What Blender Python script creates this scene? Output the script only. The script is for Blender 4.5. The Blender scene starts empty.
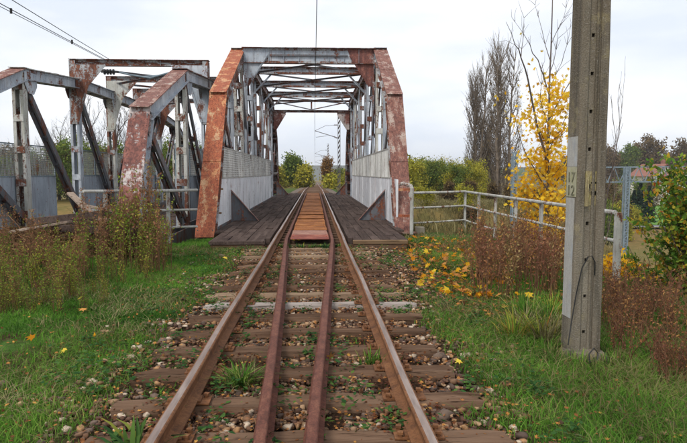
import bpy, math, random
import numpy as np
from mathutils import Vector, Matrix
random.seed(7); rng = np.random.default_rng(7)
PI = math.pi
C = bpy.context.scene.collection
scene = bpy.context.scene

# ------------------------------------------------------------------ camera, sky, sun, exposure
F = 590.0; CX, CY = 343.5, 221.5; CAMX, CAMZ = 0.13, 1.42
cam_d = bpy.data.cameras.new('camera'); cam = bpy.data.objects.new('camera', cam_d); C.objects.link(cam)
cam_d.sensor_width = 36; cam_d.lens = 36 * F / 687; cam_d.clip_start = 0.05; cam_d.clip_end = 9000
cam.location = (CAMX, 0, CAMZ)
cam.rotation_euler = (PI / 2 - math.atan(48.5 / F), 0, -math.atan(28.5 / F))
scene.camera = cam
SUN_EL, SUN_AZ = math.radians(48), math.radians(215)
w = bpy.data.worlds.new("World"); scene.world = w; w.use_nodes = True
nt = w.node_tree; nt.nodes.clear()
out = nt.nodes.new('ShaderNodeOutputWorld'); bg = nt.nodes.new('ShaderNodeBackground')
sky = nt.nodes.new('ShaderNodeTexSky'); sky.sky_type = 'NISHITA'; sky.sun_disc = False
sky.sun_elevation = SUN_EL; sky.sun_rotation = SUN_AZ
tc = nt.nodes.new('ShaderNodeTexCoord'); mp = nt.nodes.new('ShaderNodeMapping'); mp.inputs['Scale'].default_value = (1.2, 1.2, 4.2)
nz = nt.nodes.new('ShaderNodeTexNoise'); nz.inputs['Scale'].default_value = 1.7; nz.inputs['Detail'].default_value = 5; nz.inputs['Roughness'].default_value = .5
cr = nt.nodes.new('ShaderNodeValToRGB')
cr.color_ramp.elements[0].position = .38; cr.color_ramp.elements[0].color = (8.9, 9.6, 10.8, 1)
cr.color_ramp.elements[1].position = .60; cr.color_ramp.elements[1].color = (12.0, 12.1, 12.4, 1)
mx = nt.nodes.new('ShaderNodeMix'); mx.data_type = 'RGBA'; mx.inputs[0].default_value = .93
L = nt.links.new
L(tc.outputs['Generated'], mp.inputs[0]); L(mp.outputs[0], nz.inputs['Vector']); L(nz.outputs['Fac'], cr.inputs[0])
L(sky.outputs[0], mx.inputs[6]); L(cr.outputs[0], mx.inputs[7]); L(mx.outputs[2], bg.inputs[0]); L(bg.outputs[0], out.inputs[0])
bg.inputs[1].default_value = 0.1
sd = bpy.data.lights.new('sun', 'SUN'); sd.energy = 2.2; sd.angle = math.radians(14); sd.color = (1, .95, .88)
sun = bpy.data.objects.new('sun', sd); C.objects.link(sun)
sun.rotation_euler = (PI / 2 - SUN_EL, 0, PI - SUN_AZ + 0.0)
scene.view_settings.view_transform = 'Standard'; scene.view_settings.look = 'None'
scene.view_settings.exposure = 0.02; scene.view_settings.gamma = 1

# ------------------------------------------------------------------ helpers
def P(px, py, Y):
    """point at depth Y seen at pixel px,py of the 687x443 photo"""
    v = Vector(((px - CX) / F, (CY - py) / F, -1)); v = cam.rotation_euler.to_matrix() @ v
    return Vector((CAMX, 0, CAMZ)) + v * (Y / v.y)

def tag(o, label=None, cat=None, group=None, kind=None):
    if label: o['label'] = label
    if cat: o['category'] = cat
    if group: o['group'] = group
    if kind: o['kind'] = kind
    return o

def thing(name, label, cat, loc=(0, 0, 0), rz=0, group=None):
    o = bpy.data.objects.new(name, None); C.objects.link(o); o.location = loc; o.rotation_euler = (0, 0, rz)
    o.empty_display_size = .1
    return tag(o, label, cat, group)

def dup(o, parent=None, **kw):
    c = o.copy(); C.objects.link(c)
    if parent: c.parent = parent
    for ch in o.children: dup(ch, c)
    return c

class MB:
    def __init__(s): s.v = []; s.f = []; s.m = []; s.mi = 0
    def add(s, vs, fs):
        n = len(s.v); s.v += [tuple(p) for p in vs]; s.f += [tuple(i + n for i in f) for f in fs]; s.m += [s.mi] * len(fs); return s
    def box(s, c, d, R=None, bev=0):
        x, y, z = d[0] / 2, d[1] / 2, d[2] / 2
        vs = [Vector((i * x, j * y, k * z)) for i in (-1, 1) for j in (-1, 1) for k in (-1, 1)]
        if R is not None: vs = [R @ p for p in vs]
        vs = [p + Vector(c) for p in vs]
        return s.add(vs, [(0, 1, 3, 2), (4, 6, 7, 5), (0, 4, 5, 1), (2, 3, 7, 6), (0, 2, 6, 4), (1, 5, 7, 3)])
    def beam(s, a, b, wd, ht, up=(0, 0, 1), off=(0, 0)):
        """prism a->b; wd across (side axis), ht along the up-ish axis; off shifts in (side, up)"""
        a, b = Vector(a), Vector(b); d = (b - a).normalized(); sd_ = d.cross(Vector(up)).normalized(); u = sd_.cross(d)
        o = sd_ * off[0] + u * off[1]
        vs = []
        for p in (a, b):
            for i, j in ((-1, -1), (1, -1), (1, 1), (-1, 1)): vs.append(p + o + sd_ * (i * wd / 2) + u * (j * ht / 2))
        return s.add(vs, [(0, 3, 2, 1), (4, 5, 6, 7), (0, 1, 5, 4), (1, 2, 6, 5), (2, 3, 7, 6), (3, 0, 4, 7)])
    def prism(s, pts, n):
        """extrude polygon pts along vector n"""
        k = len(pts); pts = [Vector(p) for p in pts]; n = Vector(n)
        return s.add(pts + [p + n for p in pts], [tuple(range(k - 1, -1, -1)), tuple(range(k, 2 * k))] + [(i, (i + 1) % k, (i + 1) % k + k, i + k) for i in range(k)])
    def tube(s, pts, rad, n=6, cap=True):
        pts = [Vector(p) for p in pts]
        if not hasattr(rad, '__len__'): rad = [rad] * len(pts)
        rings = []; ref = Vector((.31, .2, .93))
        for i, p in enumerate(pts):
            d = (pts[min(i + 1, len(pts) - 1)] - pts[max(i - 1, 0)]).normalized()
            if abs(d.dot(ref)) > .97: ref = Vector((1, .1, 0))
            u = d.cross(ref).normalized(); v = d.cross(u)
            rings.append([p + (u * math.cos(2 * PI * k / n) + v * math.sin(2 * PI * k / n)) * rad[i] for k in range(n)])
        vs = [q for r in rings for q in r]
        fs = [(i * n + k, i * n + (k + 1) % n, (i + 1) * n + (k + 1) % n, (i + 1) * n + k) for i in range(len(pts) - 1) for k in range(n)]
        if cap: fs += [tuple(range(n - 1, -1, -1)), tuple(range((len(pts) - 1) * n, len(pts) * n))]
        return s.add(vs, fs)
    def rivet(s, p, n, r=.016):
        n = Vector(n).normalized(); t = n.orthogonal().normalized(); b = n.cross(t); p = Vector(p)
        vs = [p + (t * math.cos(a) + b * math.sin(a)) * r for a in (0, PI * 2 / 5, PI * 4 / 5, PI * 6 / 5, PI * 8 / 5)] + [p + n * r * .8]
        return s.add(vs, [(i, (i + 1) % 5, 5) for i in range(5)])
    def mesh(s, name, mats, smooth=False, org=(0, 0, 0)):
        me = bpy.data.meshes.new(name); o = Vector(org)
        me.from_pydata([(x - o.x, y - o.y, z - o.z) for x, y, z in s.v], [], s.f)
        for m in (mats if isinstance(mats, (list, tuple)) else [mats]): me.materials.append(m)
        if s.mi or any(s.m): me.polygons.foreach_set('material_index', s.m)
        if smooth: me.polygons.foreach_set('use_smooth', [True] * len(s.f))
        me.update(); return me
    def build(s, name, mats, parent=None, smooth=False, bevel=0, label=None, kind=None):
        org = (0, 0, 0)
        p = parent
        while p is not None:
            org = Vector(org) + p.location; p = p.parent
        o = bpy.data.objects.new(name, s.mesh(name, mats, smooth, org)); C.objects.link(o)
        if parent: o.parent = parent
        if bevel:
            m = o.modifiers.new('bevel', 'BEVEL'); m.width = bevel; m.segments = 1; m.limit_method = 'ANGLE'
        if label: o['label'] = label
        if kind: o['kind'] = kind
        return o

def np_mesh(name, V, Fq, mat, tint=None, smooth=False):
    """V (n,3), Fq list of (m,k) face arrays; tint per vertex"""
    me = bpy.data.meshes.new(name); V = np.asarray(V, dtype=np.float32)
    me.vertices.add(len(V)); me.vertices.foreach_set('co', V.ravel())
    idx = np.concatenate([f.ravel() for f in Fq]).astype(np.int32)
    tot = np.concatenate([np.full(len(f), f.shape[1]) for f in Fq]).astype(np.int32)
    st = np.concatenate([[0], np.cumsum(tot)[:-1]]).astype(np.int32)
    me.loops.add(len(idx)); me.loops.foreach_set('vertex_index', idx)
    me.polygons.add(len(tot)); me.polygons.foreach_set('loop_start', st); me.polygons.foreach_set('loop_total', tot)
    if smooth: me.polygons.foreach_set('use_smooth', np.ones(len(tot), dtype=bool))
    me.update(calc_edges=True)
    if tint is not None:
        at = me.attributes.new('tint', 'FLOAT', 'POINT'); at.data.foreach_set('value', np.asarray(tint, dtype=np.float32))
    me.materials.append(mat); return me

def link(name, me, parent=None, loc=(0, 0, 0), rz=0):
    o = bpy.data.objects.new(name, me); C.objects.link(o); o.location = loc; o.rotation_euler = (0, 0, rz)
    if parent: o.parent = parent
    return o

def vnoise(x, y, s=1.0, seed=0):
    x = np.asarray(x, float) * s; y = np.asarray(y, float) * s
    xi = np.floor(x).astype(np.int64); yi = np.floor(y).astype(np.int64); fx = x - xi; fy = y - yi
    fx = fx * fx * (3 - 2 * fx); fy = fy * fy * (3 - 2 * fy)
    def h(a, b):
        n = (a * 374761393 + b * 668265263 + seed * 144269) & 0xffffffff
        n = ((n ^ (n >> 13)) * 1274126177) & 0xffffffff
        return ((n ^ (n >> 16)) & 0xffff) / 65535.0
    return (h(xi, yi) * (1 - fx) + h(xi + 1, yi) * fx) * (1 - fy) + (h(xi, yi + 1) * (1 - fx) + h(xi + 1, yi + 1) * fx) * fy
def fbm(x, y, s=1.0, seed=0, o=4):
    r = 0; a = .5
    for i in range(o): r = r + a * vnoise(x, y, s * 2 ** i, seed + i * 17); a *= .5
    return r / (1 - .5 ** o)
def sstep(a, b, x):
    t = np.clip((np.asarray(x, float) - a) / (b - a), 0, 1); return t * t * (3 - 2 * t)

# ------------------------------------------------------------------ materials
class N:
    def __init__(s, name, rough=.8, spec=.3, metal=0):
        s.m = bpy.data.materials.new(name); s.m.use_nodes = True; s.t = s.m.node_tree
        s.b = s.t.nodes['Principled BSDF']; s.b.inputs['Roughness'].default_value = rough
        s.b.inputs['Specular IOR Level'].default_value = spec; s.b.inputs['Metallic'].default_value = metal
        tc_ = s.n('ShaderNodeTexCoord'); oi = s.n('ShaderNodeObjectInfo')
        ml = s.n('ShaderNodeVectorMath'); ml.operation = 'MULTIPLY_ADD'; s.l(oi.outputs['Random'], ml.inputs[0]); ml.inputs[1].default_value = (37, 91, 53)
        s.l(tc_.outputs['Object'], ml.inputs[2]); s.co = ml.outputs[0]; s.rand = oi.outputs['Random']
    def n(s, t): return s.t.nodes.new(t)
    def l(s, a, b): s.t.links.new(a, b)
    def noise(s, sc, det=5, rough=.6, stretch=(1, 1, 1), dist=0):
        m = s.n('ShaderNodeMapping'); m.inputs['Scale'].default_value = stretch; s.l(s.co, m.inputs[0])
        k = s.n('ShaderNodeTexNoise'); k.inputs['Scale'].default_value = sc; k.inputs['Detail'].default_value = det
        k.inputs['Roughness'].default_value = rough; k.inputs['Distortion'].default_value = dist
        s.l(m.outputs[0], k.inputs['Vector']); return k.outputs['Fac']
    def ramp(s, f, stops, const=False):
        r = s.n('ShaderNodeValToRGB'); e = r.color_ramp.elements
        if const: r.color_ramp.interpolation = 'CONSTANT'
        while len(e) < len(stops): e.new(.5)
        for el, (p, c) in zip(e, stops):
            el.position = p; el.color = (c, c, c, 1) if not hasattr(c, '__len__') else (*c, 1)
        s.l(f, r.inputs[0]); return r.outputs[0]
    def mix(s, f, a, b, mode='MIX'):
        k = s.n('ShaderNodeMix'); k.data_type = 'RGBA'; k.blend_type = mode
        for v, i in ((f, 0), (a, 6), (b, 7)):
            if isinstance(v, (int, float)): k.inputs[i].default_value = v
            elif isinstance(v, tuple): k.inputs[i].default_value = (*v, 1)
            else: s.l(v, k.inputs[i])
        return k.outputs[2]
    def base(s, c):
        if isinstance(c, tuple): s.b.inputs['Base Color'].default_value = (*c, 1)
        else: s.l(c, s.b.inputs['Base Color'])
    def bump(s, f, st=.4, d=.01):
        k = s.n('ShaderNodeBump'); k.inputs['Strength'].default_value = st; k.inputs['Distance'].default_value = d
        s.l(f, k.inputs['Height']); s.l(k.outputs[0], s.b.inputs['Normal'])
    def tint(s):
        a = s.n('ShaderNodeAttribute'); a.attribute_name = 'tint'; return a.outputs['Fac']

def rusty(name, paint, amt, rust=((.16, .045, .018), (.30, .09, .03), (.07, .03, .02)), scale=2.2, paint2=None, stretch=(1, 1, .45)):
    k = N(name, .72, .3)
    n1 = k.noise(scale, 9, .66, stretch); n2 = k.noise(scale * 5, 6, .7, (1, 1, .35)); n3 = k.noise(scale * .8, 4, .5)
    n4 = k.noise(scale * 9, 5, .65)
    pc = k.mix(k.ramp(n3, [(.35, 0), (.65, 1)]), paint, paint2 or tuple(c * .72 for c in paint))
    pc = k.mix(k.ramp(n2, [(.45, 0), (.75, .6)]), pc, tuple(c * .42 for c in paint))
    rc = k.ramp(n2, [(.3, rust[2]), (.48, rust[0]), (.68, rust[1])])
    rc = k.mix(k.ramp(n4, [(.40, .75), (.55, 0)]), rc, rust[2])
    mask = k.ramp(n1, [(max(0, .62 - amt), 1), (max(.02, .66 - amt), 0)]) if False else k.ramp(k.mix(.28, n1, n4), [(.615 - amt * .46, 0), (.665 - amt * .46, 1)])
    fine = k.ramp(n4, [(.62, 0), (.68, .85)])
    st_ = k.noise(scale * 6, 5, .6, (1.4, 1.4, .06)); rc = k.mix(k.ramp(st_, [(.5, 0), (.66, .7)]), rc, rust[2]); pc = k.mix(k.ramp(st_, [(.54, 0), (.70, .55)]), pc, tuple(q * .8 for q in rust[0]))
    mk = k.mix(1.0, mask, fine, 'LIGHTEN')
    hs = k.n('ShaderNodeHueSaturation'); hs.inputs['Saturation'].default_value = .92; k.l(k.mix(mk, pc, rc), hs.inputs['Color']); k.base(hs.outputs[0]); k.bump(k.mix(.5, mk, n4), .35, .006); return k.m

M = {}
M['paint'] = rusty('grey_paint_rust_spots', (.50, .54, .58), .16, paint2=(.30, .35, .41))
M['paint_rust'] = rusty('grey_paint_rusting', (.42, .44, .45), .34)
M['paint_dark'] = rusty('dark_grey_steel', (.14, .15, .165), .24)
M['paint_pale'] = rusty('pale_paint_rust_streaks', (.60, .60, .56), .24, paint2=(.42, .42, .36))
M['orange'] = rusty('orange_rust', (.52, .33, .17), .40, rust=((.38, .075, .018), (.56, .16, .035), (.17, .042, .015)), scale=3.4, paint2=(.60, .24, .07), stretch=(1.2, 1.2, .35))
M['redbrown'] = rusty('red_brown_rust', (.44, .35, .29), .38, rust=((.20, .075, .052), (.36, .14, .09), (.10, .04, .032)), scale=3.2, paint2=(.28, .11, .07), stretch=(1.6, 1.2, .18))
M['redflake'] = rusty('flaking_red_primer', (.62, .55, .52), .36, rust=((.22, .07, .05), (.34, .12, .08), (.09, .035, .03)), scale=1.7)
M['railing'] = rusty('pale_railing_paint', (.50, .50, .46), .16, paint2=(.36, .36, .32), scale=5)
M['white_panel'] = rusty('whitish_panel_paint', (.80, .81, .83), .06, paint2=(.66, .68, .71), scale=1.0)
M['grey_panel'] = rusty('blue_grey_panel_paint', (.40, .46, .52), .06, paint2=(.31, .36, .42), scale=1.1)
def mesh_mat():
    k = N('wire_mesh_fill', .7, .3)
    b1 = k.n('ShaderNodeTexBrick'); b1.offset = 0; b1.inputs['Scale'].default_value = 16; b1.inputs['Mortar Size'].default_value = .012
    return k.m
def simple(name, cols, sc, rough=.85, bump=.3, bd=.01, stretch=(1, 1, 1), det=6, spec=.25, metal=0, ra=.15):
    k = N(name, rough, spec, metal); n1 = k.noise(sc, det, .6, stretch); n2 = k.noise(sc * 6, 4, .6, stretch)
    c = k.ramp(n1, [(.28 + .44 * i / max(1, len(cols) - 1), q) for i, q in enumerate(cols)])
    c = k.mix(k.ramp(n2, [(.4, 0), (.7, .6)]), c, tuple(q * .5 for q in cols[0]))
    k.base(c); k.bump(k.mix(.5, n1, n2), bump, bd); return k.m
M['rail_side'] = simple('rail_rust', [(.10, .045, .022), (.20, .085, .035), (.26, .12, .05)], 9, .8)
M['rail_top'] = simple('worn_rail_head', [(.17, .11, .085), (.30, .22, .18), (.46, .38, .33)], 6, .34, .1, .002, (1, .12, 1), metal=.5, spec=.5)
M['guard'] = simple('rust_guard_rail', [(.07, .024, .016), (.13, .045, .028), (.20, .075, .042)], 12, .88, .6)
M['guard_top'] = simple('rust_guard_rail_head', [(.075, .026, .016), (.14, .048, .03), (.21, .085, .05)], 16, .72, .5, .006, (1, .5, 1))
def wood(name, cols, ax='x', sc=5):
    st = (.12, 1.6, 1.6) if ax == 'x' else (1.6, .1, 1.6)
    k = N(name, .95, .04); n1 = k.noise(sc, 7, .7, st, .4); n2 = k.noise(sc * 4, 4, .7, st); n3 = k.noise(1.2, 3, .5)
    c = k.ramp(n1, [(.3, cols[0]), (.5, cols[1]), (.7, cols[2])])
    c = k.mix(k.ramp(n3, [(.4, 0), (.7, .7)]), c, k.mix(k.rand, cols[0], cols[2]))
    c = k.mix(k.ramp(n2, [(.56, 0), (.66, .85)]), c, tuple(q * .35 for q in cols[0]))
    k.base(c); k.bump(n1, .7, .02); return k.m
M['sleeper'] = wood('sleeper_wood', [(.05, .029, .018), (.125, .073, .046), (.22, .14, .092)])
M['sleeper_pale'] = wood('pale_sleeper_wood', [(.15, .12, .10), (.30, .25, .22), (.42, .37, .33)])
M['sleeper_tan'] = wood('tan_sleeper_wood', [(.14, .09, .06), (.25, .17, .11), (.36, .26, .17)])
M['plank'] = wood('walkway_plank', [(.035, .025, .022), (.075, .053, .045), (.13, .095, .08)], 'y', 4)
M['plank_tan'] = wood('edge_plank', [(.12, .075, .045), (.22, .14, .08), (.34, .24, .14)], 'x', 4)
M['plank_grey'] = wood('weathered_board', [(.13, .09, .07), (.24, .18, .14), (.42, .34, .27)], 'x', 4)
M['plate_red'] = simple('red_cover_plate', [(.13, .035, .025), (.25, .06, .035), (.36, .12, .07)], 3, .7, .3, .01)
M['plate_pink'] = simple('dusty_red_cover_plate', [(.22, .10, .075), (.34, .17, .12), (.42, .24, .17)], 3, .75)
M['plate_orange'] = simple('orange_rust_cover_plate', [(.13, .045, .018), (.33, .12, .035), (.50, .21, .065)], 3.5, .85, .5)
M['concrete'] = None
def concrete():
    k = N('pole_concrete', .92, .15); n1 = k.noise(1.6, 5, .6, (1, 1, .3)); n2 = k.noise(60, 3, .7); n3 = k.noise(9, 6, .65, (1, 1, .25))
    v = k.n('ShaderNodeTexVoronoi'); v.inputs['Scale'].default_value = 95; k.l(k.co, v.inputs['Vector'])
    c = k.ramp(n1, [(.35, (.12, .095, .065)), (.5, (.185, .155, .115)), (.68, (.27, .24, .185))])
    c = k.mix(k.ramp(n3, [(.48, 0), (.66, .6)]), c, (.115, .10, .078))
    c = k.mix(k.ramp(v.outputs['Distance'], [(.18, .55), (.35, 0)]), c, (.09, .08, .065))
    n5 = k.noise(14, 5, .6, (1, 1, .05)); c = k.mix(k.ramp(n5, [(.5, 0), (.68, .65)]), c, (.075, .065, .05))
    n6 = k.noise(5, 4, .6); c = k.mix(k.ramp(n6, [(.56, 0), (.68, .5)]), c, (.30, .25, .13))
    c = k.mix(k.ramp(n2, [(.55, 0), (.7, .45)]), c, (.36, .34, .30))
    k.base(c); k.bump(k.mix(.5, n2, v.outputs['Distance']), .9, .008); return k.m
M['concrete'] = concrete()
M['dark'] = simple('dark_hollow', [(.01, .009, .008), (.02, .018, .015)], 5)  # near-black colour standing in for the shade inside the pole holes
M['cable'] = simple('black_cable', [(.012, .012, .012), (.03, .03, .03)], 5, .5)
M['galv'] = simple('blue_grey_galvanised', [(.17, .225, .26), (.27, .33, .37)], 3, .6)
M['mast'] = simple('mast_dark_steel', [(.10, .09, .085), (.18, .165, .16)], 3, .7)
M['yellow_paint'] = rusty('yellow_stencil_paint', (.50, .40, .09), .42, rust=((.30, .24, .10), (.42, .36, .2), (.16, .12, .06)), scale=14)
M['pale_yellow'] = rusty('pale_yellow_paint', (.46, .44, .24), .36, rust=((.40, .38, .25), (.48, .45, .3), (.30, .28, .2)), scale=14)
M['white_strip'] = rusty('white_paint_strip', (.42, .435, .45), .42, rust=((.40, .39, .36), (.48, .46, .42), (.30, .28, .25)), scale=10)
M['black_digit'] = simple('black_paint', [(.09, .09, .06), (.30, .29, .18)], 30, .7)
M['glass_ins'] = simple('brown_insulator', [(.07, .035, .025), (.12, .06, .04)], 5, .3)
M['house_wall'] = simple('house_render', [(.62, .58, .50), (.74, .70, .62)], .6, .9, .1)
M['house_roof'] = simple('clay_roof', [(.24, .10, .075), (.34, .16, .12)], 1.5, .9, .3, .03, (1, 1, 1))
M['pane'] = simple('window_glass', [(.05, .06, .07), (.09, .10, .11)], 1, .15, .0, .01, spec=.6)
M['asphalt'] = simple('path_asphalt', [(.20, .20, .19), (.30, .295, .28)], .3, .9)
M['field'] = simple('bright_meadow', [(.10, .22, .035), (.16, .32, .05)], .2, .9, .3, .05)

def leafmat(name, stops, rough=.6, trans=.0, spec=.07):
    k = N(name, max(rough, .75), spec); t = k.tint(); n1 = k.noise(1.3, 3, .6)
    c = k.ramp(t, stops)
    c = k.mix(k.ramp(n1, [(.4, 0), (.65, .35)]), c, tuple(q * .55 for q in stops[0][1]))
    k.base(c)
    if trans:
        tr = k.n('ShaderNodeBsdfTranslucent'); k.l(c, tr.inputs[0]); ms = k.n('ShaderNodeMixShader'); ms.inputs[0].default_value = trans
        k.l(k.b.outputs[0], ms.inputs[1]); k.l(tr.outputs[0], ms.inputs[2]); k.l(ms.outputs[0], k.t.nodes['Material Output'].inputs[0])
    return k.m
M['grass'] = leafmat('grass_blades', [(0, (.03, .08, .014)), (.35, (.085, .22, .026)), (.75, (.17, .34, .045)), (1, (.36, .38, .10))], .6, .3)
M['dry_grass'] = leafmat('dry_grass_blades', [(0, (.10, .09, .035)), (.5, (.22, .19, .08)), (1, (.38, .33, .17))], .8, .25)
M['weed_green'] = leafmat('low_weed_leaves', [(0, (.02, .06, .018)), (.5, (.05, .13, .035)), (.85, (.14, .24, .045)), (1, (.40, .38, .06))], .55, .3)
M['weed_brown'] = leafmat('dead_weed_leaves', [(0, (.10, .04, .028)), (.4, (.25, .10, .06)), (.7, (.38, .19, .10)), (1, (.22, .24, .06))], .85, .2)
M['weed_olive'] = leafmat('yellowing_weed_leaves', [(0, (.09, .18, .025)), (.45, (.22, .30, .04)), (.75, (.44, .36, .06)), (1, (.34, .14, .05))], .8, .25)
M['weed_red'] = leafmat('red_brown_weed_leaves', [(0, (.13, .05, .025)), (.45, (.32, .14, .055)), (.8, (.48, .27, .10)), (1, (.62, .34, .05))], .85, .2)
M['weed_straw'] = leafmat('straw_weed_leaves', [(0, (.22, .13, .06)), (.5, (.42, .30, .13)), (1, (.30, .34, .08))], .8, .2)
M['stalk'] = simple('dry_stalk', [(.12, .06, .03), (.26, .15, .065)], 3, .9)
M['stalk_red'] = simple('reddish_stalk', [(.12, .055, .03), (.26, .14, .07)], 3, .9)
M['maple'] = leafmat('yellow_maple_leaves', [(0, (.50, .17, .012)), (.25, (.80, .40, .015)), (.6, (.92, .60, .03)), (1, (.95, .74, .10))], .5, .4)
M['litter'] = leafmat('brown_leaf_litter', [(0, (.10, .04, .02)), (.5, (.24, .095, .035)), (.8, (.44, .18, .05)), (1, (.62, .33, .08))], .8, .1)
M['litter_dark'] = leafmat('dark_leaf_litter', [(0, (.05, .018, .012)), (.5, (.12, .04, .024)), (.85, (.22, .085, .035)), (1, (.34, .18, .08))], .85, .1)
M['bark'] = simple('grey_brown_bark', [(.085, .065, .055), (.15, .12, .105), (.21, .18, .16)], 6, .95, .5, .02, (1, 1, .3))
M['bark_far'] = simple('far_bark', [(.085, .068, .058), (.13, .105, .09)], 3, .95)
M['fol_green'] = leafmat('green_autumn_foliage', [(0, (.06, .10, .025)), (.5, (.13, .19, .04)), (.85, (.24, .27, .05)), (1, (.42, .34, .05))], .8, .2)
M['fol_yellow'] = leafmat('yellow_green_foliage', [(0, (.16, .18, .03)), (.5, (.36, .34, .045)), (1, (.62, .48, .05))], .8, .2)
M['fol_brown'] = leafmat('brown_autumn_foliage', [(0, (.07, .05, .028)), (.5, (.14, .095, .045)), (1, (.24, .16, .06))], .85, .15)
M['fol_orange'] = leafmat('rusty_foliage', [(0, (.12, .06, .025)), (.5, (.25, .13, .04)), (1, (.36, .23, .06))], .85, .15)
M['fol_spruce'] = leafmat('dark_spruce_needles', [(0, (.012, .03, .018)), (1, (.03, .06, .032))], .8, .0)
M['bush'] = leafmat('bush_leaves', [(0, (.05, .12, .02)), (.4, (.13, .26, .035)), (.62, (.28, .36, .05)), (.78, (.60, .40, .04)), (.9, (.60, .16, .03)), (1, (.40, .06, .03))], .5, .3)
M['twig'] = simple('poplar_twig', [(.15, .115, .085), (.27, .22, .17)], 3, .95)
M['stone'] = None
def stone(name, cols):
    k = N(name, .85, .3); t = k.tint(); n1 = k.noise(30, 5, .6)
    st = [(i / len(cols), c) for i, c in enumerate(cols)]
    c = k.ramp(t, st, True); c = k.mix(k.ramp(n1, [(.4, 0), (.7, .55)]), c, (.07, .045, .03)); k.base(c); k.bump(n1, .5, .01); return k.m
M['stone'] = stone('ballast_stone', [(.08, .04, .025), (.20, .11, .06), (.34, .21, .12), (.11, .055, .035), (.46, .29, .16), (.09, .06, .045), (.40, .22, .10), (.15, .075, .04), (.10, .045, .025), (.24, .12, .06), (.16, .11, .08), (.58, .46, .34)])

# ------------------------------------------------------------------ terrain
def ground_h(x, y):
    x = np.asarray(x, float); y = np.asarray(y, float)
    near = -.25 + .05 * (fbm(x, y, .9, 3) - .5) * sstep(1.4, 2.6, abs(x)) * 2 + .03 * (fbm(x, y, 5, 9, 3) - .5)
    near = near + .014 * (1 - sstep(1.15, 1.9, abs(x)))
    near = near - .10 * sstep(2.2, 4.5, x) * (1 - sstep(12, 15, y))
    near = near + .10 * sstep(1.9, 3.0, -x) * (1 - sstep(11, 14, y)) * 1.0
    valley = -6.0 + 1.2 * (fbm(x, y, .05, 5) - .5) + .35 * (fbm(x, y, .35, 8) - .5)
    m = sstep(4.9, 15, x); m = np.maximum(m, sstep(11, 20, -x))
    ystart = np.where(x < -3.0, 13.6, 16.3)
    mid = sstep(ystart, ystart + 7, y) * (1 - sstep(38, 44, y)); m = np.maximum(m, mid)
    farside = np.where(x > 0, sstep(18, 24, x), sstep(26, 42, -x)) * sstep(38, 44, y); m = np.maximum(m * (1 - sstep(40, 46, y)), farside * sstep(30, 44, y))
    plateau = np.where(y > 44, -.25 - .012 * (y - 44) - .9 * sstep(3, 9, abs(x)) + .5 * (fbm(x, y, .12, 12) - .5) * sstep(5, 12, abs(x)), near)
    h = plateau * (1 - m) + valley * m
    d = np.hypot(x, y)
    h = h + sstep(160, 900, d) * (6 + 16 * fbm(x, y, .0016, 31)) * sstep(20, 160, abs(x) + 40)
    blend = sstep(250, 500, y); rail = -.25 - .012 * (y - 44)
    corr = (1 - sstep(4, 40, abs(x))) * (y > 44)
    h = h * (1 - corr) + np.minimum(h, np.maximum(rail, -6)) * corr
    return h
def gz(x, y): return float(ground_h(x, y))

def axis(lo, hi, near_lo, near_hi, st, gr=1.09):
    a = list(np.arange(near_lo, near_hi + st, st)); s = st
    while a[-1] < hi: s *= gr; a.append(a[-1] + s)
    s = st
    while a[0] > lo: s *= gr; a.insert(0, a[0] - s)
    return np.array(a)
xs = axis(-2600, 2600, -9, 9, .1); ys = axis(-60, 3200, .5, 17, .1)
X, Y = np.meshgrid(xs, ys); Z = ground_h(X, Y)
nx, ny = len(xs), len(ys)
ii = (np.arange(ny - 1)[:, None] * nx + np.arange(nx - 1)[None, :]).ravel()
quads = np.stack([ii, ii + 1, ii + nx + 1, ii + nx], 1)
def ground_mat():
    k = N('ground_soil_and_turf', .95, .03); geo = k.n('ShaderNodeNewGeometry'); k.co = geo.outputs['Position']
    a = k.noise(1.3, 6, .65); b = k.noise(11, 6, .7); c = k.noise(.02, 5, .6); d = k.noise(45, 4, .7)
    soil = k.ramp(b, [(.3, (.022, .014, .009)), (.5, (.05, .03, .018)), (.7, (.10, .06, .035))])
    turf = k.ramp(b, [(.3, (.03, .055, .012)), (.55, (.06, .12, .025)), (.75, (.11, .17, .035))])
    near = k.mix(k.ramp(a, [(.38, 0), (.52, 1)]), soil, turf)
    far = k.mix(k.ramp(a, [(.35, 0), (.6, 1)]), (.10, .085, .03), (.24, .15, .06))
    far = k.mix(k.ramp(c, [(.42, 0), (.62, 1)]), far, (.14, .13, .045))
    sx = k.n('ShaderNodeSeparateXYZ'); k.l(geo.outputs['Position'], sx.inputs[0])
    def band(o, lo, hi):
        mr = k.n('ShaderNodeMapRange'); mr.inputs[1].default_value = lo; mr.inputs[2].default_value = hi; k.l(o, mr.inputs[0]); return mr.outputs[0]
    ax = k.n('ShaderNodeMath'); ax.operation = 'ABSOLUTE'; k.l(sx.outputs[0], ax.inputs[0])
    col = k.mix(band(ax.outputs[0], 1.9, 1.3), near, k.mix(k.ramp(d, [(.4, 0), (.7, 1)]), (.025, .014, .009), (.085, .05, .03)))
    fz = band(sx.outputs[2], -.5, -1.0)
    k.base(k.mix(fz, col, far)); k.bump(k.mix(.5, b, d), .6, .02); return k.m
me = np_mesh('ground', np.stack([X.ravel(), Y.ravel(), Z.ravel()], 1), [quads], ground_mat(), smooth=True)
tag(link('ground', me), kind='structure')

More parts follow.
